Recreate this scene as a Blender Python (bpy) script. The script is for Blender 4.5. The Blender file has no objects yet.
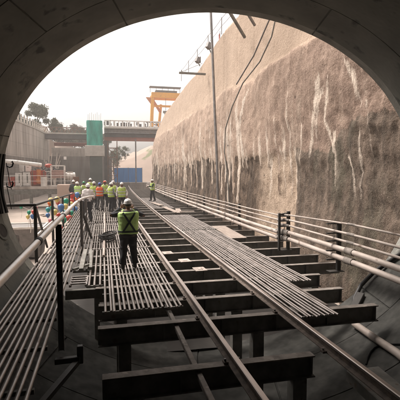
import bpy, bmesh, math, random
from mathutils import Vector, Matrix, noise
random.seed(7)
S = bpy.context.scene
COL = S.collection
PI = math.pi
R = math.radians

# ------------------------------------------------------------------ materials
def mat(name, c1, c2=None, scale=6.0, rough=0.8, rough2=None, metal=0.0, bump=0.0, bscale=None, detail=6, stretch=(1, 1, 1), fac=(0.35, 0.65), spots=None):
    m = bpy.data.materials.new(name); m.use_nodes = True
    nt = m.node_tree; N = nt.nodes; L = nt.links
    b = N['Principled BSDF']
    b.inputs['Metallic'].default_value = metal
    b.inputs['Roughness'].default_value = rough
    c2 = c2 or tuple(min(1, v * 0.72) for v in c1)
    tc = N.new('ShaderNodeTexCoord'); mp = N.new('ShaderNodeMapping')
    mp.inputs['Scale'].default_value = stretch
    L.new(tc.outputs['Object'], mp.inputs['Vector'])
    nz = N.new('ShaderNodeTexNoise'); nz.inputs['Scale'].default_value = scale; nz.inputs['Detail'].default_value = detail
    nz.inputs['Roughness'].default_value = 0.62
    L.new(mp.outputs['Vector'], nz.inputs['Vector'])
    rp = N.new('ShaderNodeValToRGB')
    rp.color_ramp.elements[0].position = fac[0]; rp.color_ramp.elements[1].position = fac[1]
    rp.color_ramp.elements[0].color = (*c2, 1); rp.color_ramp.elements[1].color = (*c1, 1)
    L.new(nz.outputs['Fac'], rp.inputs['Fac'])
    out = rp.outputs['Color']
    if spots:                       # (colour, scale, threshold)
        n2 = N.new('ShaderNodeTexNoise'); n2.inputs['Scale'].default_value = spots[1]; n2.inputs['Detail'].default_value = 8
        L.new(mp.outputs['Vector'], n2.inputs['Vector'])
        r2 = N.new('ShaderNodeValToRGB'); r2.color_ramp.elements[0].position = spots[2]; r2.color_ramp.elements[1].position = spots[2] + 0.08
        L.new(n2.outputs['Fac'], r2.inputs['Fac'])
        mx = N.new('ShaderNodeMix'); mx.data_type = 'RGBA'
        L.new(r2.outputs['Color'], mx.inputs['Factor']); L.new(out, mx.inputs['A']); mx.inputs['B'].default_value = (*spots[0], 1)
        out = mx.outputs['Result']
    L.new(out, b.inputs['Base Color'])
    if rough2 is not None:
        mr = N.new('ShaderNodeMapRange'); mr.inputs['To Min'].default_value = rough; mr.inputs['To Max'].default_value = rough2
        L.new(nz.outputs['Fac'], mr.inputs['Value']); L.new(mr.outputs['Result'], b.inputs['Roughness'])
    if bump:
        n3 = N.new('ShaderNodeTexNoise'); n3.inputs['Scale'].default_value = bscale or scale * 5; n3.inputs['Detail'].default_value = 8
        L.new(mp.outputs['Vector'], n3.inputs['Vector'])
        bp = N.new('ShaderNodeBump'); bp.inputs['Strength'].default_value = bump; bp.inputs['Distance'].default_value = 0.02
        L.new(n3.outputs['Fac'], bp.inputs['Height']); L.new(bp.outputs['Normal'], b.inputs['Normal'])
    return m

M = {}
M['dark_steel'] = mat('dark dusty steel', (0.27, 0.26, 0.235), (0.14, 0.135, 0.12), 3, 0.85, bump=0.2, spots=((0.16, 0.125, 0.10), 9, 0.6))
M['black_steel'] = mat('black painted steel', (0.05, 0.046, 0.041), (0.03, 0.028, 0.025), 4, 0.65, bump=0.2)
M['flange'] = mat('dusty beam flange', (0.30, 0.265, 0.235), (0.14, 0.122, 0.105), 5, 0.8, bump=0.3, spots=((0.34, 0.30, 0.26), 7, 0.6))
M['bar'] = mat('worn scaffold tube', (0.42, 0.375, 0.35), (0.22, 0.195, 0.175), 7, 0.34, 0.5, metal=0.5, bump=0.1, stretch=(1, .25, 1), spots=((0.12, 0.08, 0.06), 11, 0.63))
M['bar2'] = mat('dull scaffold tube', (0.36, 0.325, 0.30), (0.17, 0.15, 0.135), 7, 0.32, 0.5, metal=0.5, bump=0.1, stretch=(1, .25, 1), spots=((0.10, 0.07, 0.055), 11, 0.6))
M['railhead'] = mat('worn rail head', (0.55, 0.49, 0.455), (0.34, 0.295, 0.265), 5, 0.32, 0.5, metal=0.6, stretch=(1, .2, 1))
M['railside'] = mat('rusty rail side', (0.20, 0.155, 0.125), (0.095, 0.077, 0.064), 9, 0.85, bump=0.3)
M['handrail'] = mat('scuffed galvanised tube', (0.86, 0.81, 0.77), (0.66, 0.61, 0.575), 6, 0.28, 0.42, metal=0.5, spots=((0.36, 0.30, 0.26), 12, 0.66))
M['pipe'] = mat('dusty grey pipe', (0.52, 0.45, 0.40), (0.33, 0.28, 0.245), 4, 0.5, 0.7, metal=0.1, bump=0.15, stretch=(1, .3, 1), spots=((0.18, 0.13, 0.10), 8, 0.62))
M['lining'] = mat('segment concrete', (0.184, 0.185, 0.163), (0.122, 0.123, 0.108), 1.1, 0.9, bump=0.35, bscale=14, spots=((0.062, 0.066, 0.060), 2.2, 0.60), detail=9)
def add_muck_shade(m):  # muck, plus the shade low in the lining put into the colour
    nt = m.node_tree; N = nt.nodes; L = nt.links; b = N['Principled BSDF']
    src = b.inputs['Base Color'].links[0].from_socket
    tc = N.new('ShaderNodeTexCoord'); sp = N.new('ShaderNodeSeparateXYZ'); L.new(tc.outputs['Object'], sp.inputs[0])
    nz = N.new('ShaderNodeTexNoise'); nz.inputs['Scale'].default_value = 1.5; nz.inputs['Detail'].default_value = 11; nz.inputs['Roughness'].default_value = .7; L.new(tc.outputs['Object'], nz.inputs['Vector'])
    mu = N.new('ShaderNodeMath'); mu.operation = 'MULTIPLY_ADD'; mu.inputs[1].default_value = 2.6; L.new(nz.outputs['Fac'], mu.inputs[0])
    dx = N.new('ShaderNodeMath'); dx.operation = 'MULTIPLY'; dx.inputs[1].default_value = -.16; L.new(sp.outputs['X'], dx.inputs[0])
    ad = N.new('ShaderNodeMath'); ad.operation = 'ADD'; L.new(sp.outputs['Z'], ad.inputs[0]); L.new(dx.outputs[0], ad.inputs[1])
    ad.use_clamp = False
    L.new(ad.outputs[0], mu.inputs[2])
    mr = N.new('ShaderNodeMapRange'); mr.inputs['From Min'].default_value = 1.2; mr.inputs['From Max'].default_value = .65; L.new(mu.outputs[0], mr.inputs['Value'])
    mx = N.new('ShaderNodeMix'); mx.data_type = 'RGBA'; L.new(mr.outputs['Result'], mx.inputs['Factor']); L.new(src, mx.inputs['A'])
    n2 = N.new('ShaderNodeTexNoise'); n2.inputs['Scale'].default_value = 5; n2.inputs['Detail'].default_value = 8; L.new(tc.outputs['Object'], n2.inputs['Vector'])
    rp = N.new('ShaderNodeValToRGB'); rp.color_ramp.elements[0].position = .35; rp.color_ramp.elements[1].position = .68
    rp.color_ramp.elements[0].color = (.026, .026, .023, 1); rp.color_ramp.elements[1].color = (.066, .065, .058, 1); L.new(n2.outputs['Fac'], rp.inputs['Fac'])
    L.new(rp.outputs['Color'], mx.inputs['B']); L.new(mx.outputs['Result'], b.inputs['Base Color'])
add_muck_shade(M['lining'])
M['rim_daylit'] = mat('daylit rim concrete', (0.33, 0.325, 0.29), (0.18, 0.178, 0.158), 1.6, 0.85, bump=0.4, bscale=18)  # paler than the lining, to carry daylight on the rim
add_muck_shade(M['rim_daylit'])
M['slab'] = mat('wet dusty slab with shade', (0.055, 0.049, 0.043), (0.028, 0.025, 0.023), 0.6, 0.7, 0.95, bump=0.4, bscale=9, detail=10, spots=((0.17, 0.148, 0.127), 1.3, 0.63))
M['dust'] = mat('pale trampled ground', (0.50, 0.42, 0.36), (0.34, 0.285, 0.24), 0.35, 0.95, bump=0.5, bscale=6, detail=10, spots=((0.26, 0.21, 0.175), 0.8, 0.62))
M['soil'] = mat('dry soil', (0.40, 0.305, 0.25), (0.27, 0.21, 0.17), 0.12, 0.95, bump=0.5, bscale=2, detail=10, spots=((0.16, 0.17, 0.09), 0.25, 0.6))
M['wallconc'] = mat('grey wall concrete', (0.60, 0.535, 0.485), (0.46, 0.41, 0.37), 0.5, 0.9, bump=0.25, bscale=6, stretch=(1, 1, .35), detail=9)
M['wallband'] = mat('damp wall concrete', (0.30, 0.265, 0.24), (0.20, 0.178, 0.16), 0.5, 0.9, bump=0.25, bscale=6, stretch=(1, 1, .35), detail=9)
def add_joints(m, w_, h_, yz=True):
    nt = m.node_tree; N = nt.nodes; L = nt.links; b = N['Principled BSDF']; src = b.inputs['Base Color'].links[0].from_socket
    tc = N.new('ShaderNodeTexCoord'); sp = N.new('ShaderNodeSeparateXYZ'); cb = N.new('ShaderNodeCombineXYZ'); L.new(tc.outputs['Object'], sp.inputs[0])
    ad = N.new('ShaderNodeMath'); ad.operation = 'ADD'; L.new(sp.outputs['X'], ad.inputs[0]); L.new(sp.outputs['Y'], ad.inputs[1])
    L.new(ad.outputs[0], cb.inputs['X']); L.new(sp.outputs['Z'], cb.inputs['Y'])
    br_ = N.new('ShaderNodeTexBrick'); br_.offset = 0; br_.inputs['Scale'].default_value = 1; br_.inputs['Brick Width'].default_value = w_; br_.inputs['Row Height'].default_value = h_; br_.inputs['Mortar Size'].default_value = .02; br_.inputs['Mortar Smooth'].default_value = .3; br_.inputs['Bias'].default_value = 0
    br_.inputs['Color1'].default_value = (1, 1, 1, 1); br_.inputs['Color2'].default_value = (.86, .855, .85, 1); br_.inputs['Mortar'].default_value = (.55, .53, .5, 1)
    L.new(cb.outputs[0], br_.inputs['Vector'])
    nz = N.new('ShaderNodeTexNoise'); mp = N.new('ShaderNodeMapping'); mp.inputs['Scale'].default_value = (1, 1, .12); L.new(tc.outputs['Object'], mp.inputs['Vector']); L.new(mp.outputs['Vector'], nz.inputs['Vector']); nz.inputs['Scale'].default_value = 1.4; nz.inputs['Detail'].default_value = 8
    rp = N.new('ShaderNodeValToRGB'); rp.color_ramp.elements[0].position = .36; rp.color_ramp.elements[1].position = .56; rp.color_ramp.elements[0].color = (.62, .59, .56, 1); rp.color_ramp.elements[1].color = (1, 1, 1, 1); L.new(nz.outputs['Fac'], rp.inputs['Fac'])
    for t in (br_.outputs['Color'], rp.outputs['Color']):
        mx = N.new('ShaderNodeMix'); mx.data_type = 'RGBA'; mx.blend_type = 'MULTIPLY'; mx.inputs['Factor'].default_value = .9
        L.new(src, mx.inputs['A']); L.new(t, mx.inputs['B']); src = mx.outputs['Result']
    L.new(src, b.inputs['Base Color'])
add_joints(M['wallconc'], 3.0, 1.5); add_joints(M['wallband'], 3.0, 1.5)
M['paleconc'] = mat('pale concrete', (0.55, 0.50, 0.45), (0.42, 0.38, 0.335), 1.5, 0.9, bump=0.2)
M['white'] = mat('dirty white paint', (0.82, 0.79, 0.75), (0.64, 0.61, 0.57), 2.0, 0.6, spots=((0.36, 0.31, 0.27), 3, 0.62))
M['pink'] = mat('pinkish skid paint', (0.50, 0.33, 0.29), (0.38, 0.25, 0.22), 3, 0.7)
M['red'] = mat('faded red paint', (0.48, 0.085, 0.05), (0.30, 0.06, 0.04), 3, 0.55, spots=((0.2, 0.1, 0.08), 6, 0.62))
M['orange'] = mat('orange paint', (0.60, 0.22, 0.07), (0.42, 0.15, 0.06), 3, 0.55)
M['yellow'] = mat('crane yellow paint', (0.85, 0.40, 0.025), (0.70, 0.31, 0.02), 0.6, 0.55, spots=((0.42, 0.24, 0.07), 1.5, 0.64))
M['bluefence'] = mat('blue sheet hoarding', (0.06, 0.26, 0.62), (0.045, 0.20, 0.50), 1.0, 0.6, stretch=(6, 6, .4))
M['girder'] = mat('grey girder', (0.13, 0.115, 0.11), (0.085, 0.075, 0.072), 1.0, 0.7)
M['redgirder'] = mat('red oxide girder', (0.36, 0.15, 0.115), (0.27, 0.115, 0.09), 1.0, 0.75)
M['rust'] = mat('rusty scaffold', (0.25, 0.14, 0.095), (0.15, 0.09, 0.065), 2.0, 0.85)
M['green_net'] = mat('green netting', (0.06, 0.44, 0.34), (0.025, 0.22, 0.17), 0.9, 0.85, bump=0.5, bscale=5, stretch=(1.6, 1.6, .35))
M['darkgreen'] = mat('dark damp column', (0.10, 0.115, 0.10), (0.065, 0.075, 0.065), 0.7, 0.9)
M['rubber'] = mat('black rubber', (0.022, 0.021, 0.020), (0.014, 0.013, 0.013), 6, 0.55)
M['wood'] = mat('grey timber plank', (0.36, 0.30, 0.255), (0.24, 0.195, 0.165), 3, 0.8, stretch=(3, .3, 3), bump=0.2)
M['greysteel'] = mat('grey steel', (0.24, 0.22, 0.21), (0.15, 0.14, 0.132), 3, 0.55, metal=0.2)
M['bark'] = mat('bark', (0.14, 0.105, 0.08), (0.09, 0.07, 0.055), 5, 0.95)
M['leaf'] = mat('leaf', (0.085, 0.105, 0.05), (0.05, 0.065, 0.032), 1.2, 0.8)
M['leaf2'] = mat('dry leaf', (0.13, 0.115, 0.065), (0.08, 0.075, 0.045), 1.2, 0.8)
M['skin'] = mat('brown skin', (0.23, 0.125, 0.08), (0.19, 0.10, 0.065), 12, 0.6)
M['hair'] = mat('black hair', (0.012, 0.010, 0.009), (0.007, 0.006, 0.006), 20, 0.6)
M['helmet_white'] = mat('white helmet shell', (0.78, 0.76, 0.73), (0.68, 0.66, 0.63), 8, 0.35)
M['helmet_blue'] = mat('blue helmet shell', (0.05, 0.10, 0.38), (0.04, 0.08, 0.3), 8, 0.35)
M['helmet_green'] = mat('green helmet shell', (0.06, 0.30, 0.14), (0.05, 0.24, 0.11), 8, 0.35)
M['helmet_red'] = mat('red helmet shell', (0.60, 0.09, 0.04), (0.5, 0.07, 0.03), 8, 0.35)
M['vest_green'] = mat('leaf green vest', (0.64, 0.90, 0.32), (0.52, 0.76, 0.26), 5, 0.8, bump=0.5, bscale=9)
M['vest_lime'] = mat('lime vest', (0.52, 0.66, 0.15), (0.36, 0.48, 0.10), 5, 0.8, bump=0.6, bscale=9, spots=((.34, .38, .13), 4, .62))
M['vest_orange'] = mat('orange vest', (0.78, 0.15, 0.04), (0.62, 0.11, 0.03), 5, 0.8, bump=0.5, bscale=9)
M['strap'] = mat('dark vest strap', (0.035, 0.05, 0.045), (0.025, 0.035, 0.032), 8, 0.8)
M['reflect'] = mat('silver tape', (0.62, 0.64, 0.60), (0.5, 0.52, 0.48), 8, 0.4)
M['shirt_white'] = mat('white shirt cloth', (0.70, 0.66, 0.64), (0.58, 0.54, 0.52), 5, 0.9, bump=0.6, bscale=8)
M['shirt_dark'] = mat('dark shirt cloth', (0.05, 0.05, 0.055), (0.03, 0.03, 0.034), 5, 0.9, bump=0.6, bscale=8)
M['shirt_green'] = mat('dark green shirt cloth', (0.03, 0.075, 0.045), (0.02, 0.05, 0.03), 5, 0.9, bump=0.6, bscale=8)
M['shirt_grey'] = mat('grey shirt cloth', (0.23, 0.23, 0.24), (0.17, 0.17, 0.18), 5, 0.9, bump=0.6, bscale=8)
M['trousers'] = mat('dark trousers cloth', (0.028, 0.028, 0.031), (0.018, 0.018, 0.02), 5, 0.9, bump=0.6, bscale=8)
M['trousers_grey'] = mat('grey trousers cloth', (0.10, 0.095, 0.095), (0.07, 0.066, 0.066), 5, 0.9, bump=0.6, bscale=8)
M['boot'] = mat('black boot', (0.02, 0.019, 0.018), (0.03, 0.027, 0.024), 9, 0.6)
M['phone'] = mat('black phone', (0.02, 0.02, 0.022), None, 5, 0.25)
for n, c in (('red', (0.62, 0.09, 0.07)), ('yellow', (0.74, 0.58, 0.20)), ('blue', (0.08, 0.20, 0.46)), ('green', (0.02, 0.33, 0.20)), ('orange', (0.82, 0.20, 0.05)), ('teal', (0.08, 0.42, 0.45)), ('pink', (0.80, 0.25, 0.30))):
    m = mat(n + ' balloon latex', c, tuple(v * .92 for v in c), 3, 0.28)
    M['balloon_' + n] = m

# ------------------------------------------------------------------ mesh builder
class MB:
    def __init__(s): s.v = []; s.f = []; s.mi = []
    def add(s, verts, faces, mi=0):
        o = len(s.v); s.v += [tuple(p) for p in verts]
        s.f += [tuple(i + o for i in f) for f in faces]; s.mi += [mi] * len(faces)
        return s
    def box(s, c, d, mi=0, rot=None):
        x, y, z = (k / 2 for k in d)
        P = [Vector((sx * x, sy * y, sz * z)) for sx in (-1, 1) for sy in (-1, 1) for sz in (-1, 1)]
        if rot is not None: P = [rot @ p for p in P]
        P = [p + Vector(c) for p in P]
        return s.add(P, [(0, 1, 3, 2), (4, 6, 7, 5), (0, 4, 5, 1), (2, 3, 7, 6), (0, 2, 6, 4), (1, 5, 7, 3)], mi)
    def bar(s, a, b, w, h, mi=0, up=(0, 0, 1)):     # rectangular bar between two points
        a = Vector(a); b = Vector(b); t = (b - a).normalized(); u = Vector(up)
        x = t.cross(u)
        if x.length < 1e-4: x = t.cross(Vector((1, 0, 0)))
        x.normalize(); z = x.cross(t)
        P = [p + x * (i * w / 2) + z * (j * h / 2) for p in (a, b) for i, j in ((-1, -1), (1, -1), (1, 1), (-1, 1))]
        return s.add(P, [(0, 1, 2, 3), (7, 6, 5, 4), (0, 4, 5, 1), (1, 5, 6, 2), (2, 6, 7, 3), (3, 7, 4, 0)], mi)
    def tube(s, pts, r, n=8, mi=0, cap=True):
        pts = [Vector(p) for p in pts]
        rr = r if isinstance(r, (list, tuple)) else [r] * len(pts)
        rings = []; prev = None
        for i, p in enumerate(pts):
            t = (pts[min(i + 1, len(pts) - 1)] - pts[max(i - 1, 0)]).normalized()
            if prev is None:
                x = t.cross(Vector((0, 0, 1)))
                if x.length < 1e-3: x = t.cross(Vector((1, 0, 0)))
            else: x = prev - t * prev.dot(t)
            x.normalize(); prev = x; y = t.cross(x)
            rings.append([p + (x * math.cos(2 * PI * k / n) + y * math.sin(2 * PI * k / n)) * rr[i] for k in range(n)])
        return s.loft(rings, mi, cap)
    def loft(s, rings, mi=0, cap=True):
        n = len(rings[0]); P = [p for r in rings for p in r]; F = []
        for i in range(len(rings) - 1):
            for k in range(n):
                k2 = (k + 1) % n
                F.append((i * n + k, i * n + k2, (i + 1) * n + k2, (i + 1) * n + k))
        if cap:
            F.append(tuple(range(n - 1, -1, -1))); F.append(tuple((len(rings) - 1) * n + k for k in range(n)))
        return s.add(P, F, mi)
    def ell(s, c, r, n=14, m=9, mi=0, rot=None, lo=-1.0):
        rings = []
        for i in range(m + 1):
            a = -PI / 2 + PI * i / m
            z = math.sin(a)
            if z < lo: z = lo
            q = math.sqrt(max(1e-5, 1 - z * z))
            ring = []
            for k in range(n):
                p = Vector((r[0] * q * math.cos(2 * PI * k / n), r[1] * q * math.sin(2 * PI * k / n), r[2] * z))
                if rot is not None: p = rot @ p
                ring.append(p + Vector(c))
            rings.append(ring)
        return s.loft(rings, mi)
    def build(s, name, mats, parent=None, smooth=None, bevel=0.0):
        me = bpy.data.meshes.new(name); me.from_pydata(s.v, [], s.f); me.validate()
        if not isinstance(mats, (list, tuple)): mats = [mats]
        for m in mats: me.materials.append(m)
        if len(mats) > 1 and len(me.polygons) == len(s.mi): me.polygons.foreach_set('material_index', s.mi)
        if smooth is not None:
            me.polygons.foreach_set('use_smooth', [True] * len(me.polygons)); me.set_sharp_from_angle(angle=R(smooth))
        o = bpy.data.objects.new(name, me); COL.objects.link(o)
        if parent is not None: o.parent = parent
        if bevel:
            md = o.modifiers.new('bevel', 'BEVEL'); md.width = bevel; md.segments = 1; md.limit_method = 'ANGLE'; md.angle_limit = R(50)
        return o

def build_each(mb, name, m, parent, smooth=None, bevel=0.0):      # every loose piece becomes a part of its own
    par = list(range(len(mb.v)))
    def find(i):
        while par[i] != i: par[i] = par[par[i]]; i = par[i]
        return i
    for f in mb.f:
        a = find(f[0])
        for k in f[1:]: par[find(k)] = a
    groups = {}
    for f in mb.f: groups.setdefault(find(f[0]), []).append(f)
    for fs in groups.values():
        idx = sorted({i for f in fs for i in f}); mp = {i: k for k, i in enumerate(idx)}
        q = MB(); q.v = [mb.v[i] for i in idx]; q.f = [tuple(mp[i] for i in f) for f in fs]; q.mi = [0] * len(fs)
        q.build(name, m, parent, smooth, bevel)
def tag(o, label=None, cat=None, group=None, kind=None):
    if label: o['label'] = label
    if cat: o['category'] = cat
    if group: o['group'] = group
    if kind: o['kind'] = kind
    return o
def thing(name, label, cat, loc=(0, 0, 0), rz=0, group=None):
    o = bpy.data.objects.new(name, None); COL.objects.link(o); o.empty_display_size = .2
    o.location = loc; o.rotation_euler = (0, 0, rz)
    return tag(o, label, cat, group)
def copy_thing(o, loc, rz=None, label=None, parent=None):
    c = o.copy(); COL.objects.link(c)
    if parent is not None: c.parent = parent
    else:
        c.location = loc
        if rz is not None: c.rotation_euler = (0, 0, rz)
        if label: c['label'] = label
    for ch in list(o.children): copy_thing(ch, None, None, None, c)
    return c
def nz3(x, y, z): return noise.noise(Vector((x, y, z)))
def fbm(x, y, z, o=4): return noise.fractal(Vector((x, y, z)), 1.0, 2.0, o)
def sstep(a, b, x):
    t = max(0, min(1, (x - a) / (b - a))); return t * t * (3 - 2 * t)

# ------------------------------------------------------------------ camera
cam = bpy.data.cameras.new('camera'); co = bpy.data.objects.new('camera', cam); COL.objects.link(co)
H = 2.45
co.location = (0, 0, H); co.rotation_euler = (R(90 - 3.907), 0, R(-13.281))
cam.sensor_width = 36; cam.lens = 36 * 410 / 400; cam.clip_end = 3000; cam.clip_start = 0.05
S.camera = co

# ------------------------------------------------------------------ world, sun
w = bpy.data.worlds.new('World'); S.world = w; w.use_nodes = True
nt = w.node_tree; N = nt.nodes; L = nt.links
bg = N['Background']
sk = N.new('ShaderNodeTexSky'); sk.sky_type = 'NISHITA'; sk.sun_disc = False
SUN_EL, SUN_AZ = R(58), R(-48)            # azimuth measured from +Y towards +X
sk.sun_elevation = SUN_EL; sk.sun_rotation = SUN_AZ
sk.dust_density = 6.0; sk.air_density = 1.0; sk.ozone_density = 1.0
hs = N.new('ShaderNodeHueSaturation'); hs.inputs['Saturation'].default_value = 0.12
L.new(sk.outputs['Color'], hs.inputs['Color'])
tint = N.new('ShaderNodeMix'); tint.data_type = 'RGBA'; tint.blend_type = 'MULTIPLY'; tint.inputs['Factor'].default_value = 1
tint.inputs['B'].default_value = (1.0, 0.935, 0.885, 1)
L.new(hs.outputs['Color'], tint.inputs['A']); L.new(tint.outputs['Result'], bg.inputs['Color'])
bg.inputs['Strength'].default_value = 0.15
sl = bpy.data.lights.new('sun', 'SUN'); sl.energy = 1.0; sl.angle = R(14); sl.color = (1, 0.91, 0.84)
so = bpy.data.objects.new('sun', sl); COL.objects.link(so)
sd = Vector((math.sin(SUN_AZ) * math.cos(SUN_EL), math.cos(SUN_AZ) * math.cos(SUN_EL), math.sin(SUN_EL)))
so.rotation_euler = sd.to_track_quat('Z', 'Y').to_euler(); so.location = (0, 0, 60)
S.view_settings.view_transform = 'Standard'; S.view_settings.look = 'None'
S.view_settings.exposure = 1.15; S.view_settings.gamma = 1.0; S.view_settings.use_curve_mapping = False
S.cycles.max_bounces = 12; S.cycles.diffuse_bounces = 8; S.cycles.use_denoising = True
S.cycles.volume_bounces = 0

# ------------------------------------------------------------------ ground
FLOOR = -1.75
def sheet(name, x0, x1, y0, y1, nx, ny, zf, m, kind='structure'):
    b = MB(); P = []
    for j in range(ny + 1):
        for i in range(nx + 1):
            x = x0 + (x1 - x0) * i / nx; y = y0 + (y1 - y0) * j / ny
            P.append((x, y, zf(x, y)))
    F = [(j * (nx + 1) + i, j * (nx + 1) + i + 1, (j + 1) * (nx + 1) + i + 1, (j + 1) * (nx + 1) + i) for j in range(ny) for i in range(nx)]
    b.add(P, F); o = b.build(name, m, smooth=60)
    if kind: o['kind'] = kind
    return o
sheet('ground', -700, 700, -300, 1100, 20, 20, lambda x, y: FLOOR - 0.25, M['soil'])
sheet('pit_floor', -13.5, 9.5, 9.0, 84, 90, 220, lambda x, y: FLOOR + 0.10 * fbm(x * .35, y * .35, 0) + 0.03 * fbm(x * 2, y * 2, 3) + 0.75 * sstep(-3.0, -5.5, x) * sstep(22, 36, y), M['dust'])
sheet('track_bed', -2.6, 6.9, 8.9, 80, 30, 160, lambda x, y: FLOOR + 0.16 + 0.05 * fbm(x * .6, y * .6, 7), M['slab'])  # dark bed: shade under the trestle put into its colour
def hillz(x, y):
    t = sstep(79, 97, y + 2.5 * fbm(x * .06, 2, 0)); s = sstep(-3, 14, abs(x - 4))
    h = 9.0 + 1.6 * fbm(x * .03, y * .03, 5) + 4 * sstep(110, 260, y)
    k = 0.62 + 0.38 * sstep(4, 16, x) + 0.5 * sstep(2, -14, x)
    return FLOOR + (h - FLOOR) * t * min(1, k) + (.35 * fbm(x * .25, y * .25, 1) + .35 * fbm(x * .9, y * .9, 4)) * sstep(79, 82, y)
sheet('soil_bank', -160, 160, 78.5, 420, 160, 130, hillz, M['soil'])
b = MB(); b.box((71, 25, 2.9), (120, 78, 12.0)); tag(b.build('upper_ground', M['soil']), kind='structure')
b = MB(); b.add([(-130, -40, 8.6), (-130, 90, 8.6), (-9.6, 90, 8.6), (-9.6, 70, 8.6), (-11.6, 48, 8.6), (-14.6, 26, 8.6), (-15.5, -40, 8.6)]
               + [(-130, -40, -2), (-130, 90, -2), (-9.6, 90, -2), (-9.6, 70, -2), (-11.6, 48, -2), (-14.6, 26, -2), (-15.5, -40, -2)],
               [tuple(range(6, -1, -1))] + [(i, (i + 1) % 7, (i + 1) % 7 + 7, i + 7) for i in range(7)])
tag(b.build('upper_ground', M['soil']), kind='structure')

# ------------------------------------------------------------------ tunnel
TW = R(14.5)
tn = Vector((math.sin(TW), math.cos(TW), 0)); th = Vector((math.cos(TW), -math.sin(TW), 0))
TA, TB, TC, TZ, TR = 4.8, 3.86, -0.065, 2.21, 9.6
def tp(a, s, k=0.0):
    return tn * s + th * (TC + (TA + k) * math.cos(a)) + Vector((0, 0, TZ + (TB + k) * math.sin(a)))
tun = thing('tunnel', 'dark concrete tunnel lining that frames the whole view like an arch', 'tunnel')
RW_ = 1.5; NA = 180
def joint_angles(i): return [(o + (i % 2) * 9) % NA for o in (4, 30, 56, 82, 108, 134, 160)]
for i in range(14):
    s1 = TR - i * RW_; s0 = s1 - RW_
    depth = [s0, s0 + .012, s0 + .03, s0 + .25, s0 + .40, s0 + .62, s0 + .88, s0 + 1.1, s0 + 1.25, s1 - .03, s1 - .012, s1]
    if i == 0: depth = depth[:8] + [s1 - .28, s1 - .14, s1]
    ja = set(joint_angles(i)); b = MB(); P = []
    angs = []
    for k in range(NA):
        a = 2 * PI * k / NA
        if k in ja: angs += [(a - .004, 0), (a - .001, .03), (a + .001, .03), (a + .004, 0)]
        else: angs.append((a, 0))
    n = len(angs)
    def pocket(k, q):
        kk = round(angs[k][0] / (2 * PI) * NA) % NA
        for j in ja:
            d = (kk - j) % NA
            if d in (3, 4) and q in (3, 7) and (kk < 40 or kk > 150): return True
            if d in (8, 9, 13, 14, 18, 19) and q in (3, 4, 7, 8) and False: return True
        return False
    rings = []
    for q, s in enumerate(depth):
        ring = []
        for k, (a, g) in enumerate(angs):
            e = g + (0.018 if q in (0,) else 0) + (0.018 if (q == len(depth) - 1 and i) else 0)
            jit = 0.006 * nz3(a * 6, s * 1.1, 0) + (0.012 * nz3(i * 3.1, int(k / 26), 2))
            if i and pocket(k, q): e += .07
            ring.append(tp(a, s, e + jit))
        rings.append(ring)
    # inner skin (two materials: daylight at the mouth is painted in as a paler band)
    for q in range(len(rings) - 1):
        b.loft([rings[q], rings[q + 1]], 1 if (i == 0 and q >= 8) else 0, cap=False)
    if i == 0:
        fr = [[tp(a, TR, e) for a, g in angs] for e in (0.0, 0.42)]
        b.loft(fr, 1, cap=False)
        b.loft([[tp(a, TR, .42) for a, g in angs], [tp(a, TR - RW_, .42) for a, g in angs]], 0, cap=False)
    o = b.build('lining_ring', [M['lining'], M['rim_daylit']], tun, smooth=35)
b = MB(); s = TR - 14 * RW_
b.add([tp(2 * PI * k / 60, s, .2) for k in range(60)], [tuple(range(60))]); b.build('bulkhead', M['lining'], tun)
# head wall round the mouth, unseen; its height is set for the sky it blocks
b = MB(); K = 96; outer = []
s = TR - 1.3
def hp(u, z, s): return tn * s + th * u + Vector((0, 0, z))
for k in range(K):
    a = 2 * PI * k / K; c, q = math.cos(a), math.sin(a)
    t = min(22 / max(1e-6, abs(c)), (8.2 - TZ if q > 0 else TZ - FLOOR + .6) / max(1e-6, abs(q)))
    outer.append((TC + t * c, TZ + t * q))
inn = [(TC + (TA + .424) * math.cos(2 * PI * k / K), TZ + (TB + .424) * math.sin(2 * PI * k / K)) for k in range(K)]
rings = [[hp(u, z, s) for u, z in inn], [hp(u, z, s) for u, z in outer], [hp(u, z, s - 1.0) for u, z in outer], [hp(u, z, s - 1.0) for u, z in inn]]
b.loft(rings, 0, cap=False)
tag(b.build('head_wall', M['wallconc']), 'unseen grey concrete end wall that the tunnel breaks through', 'wall')

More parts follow.
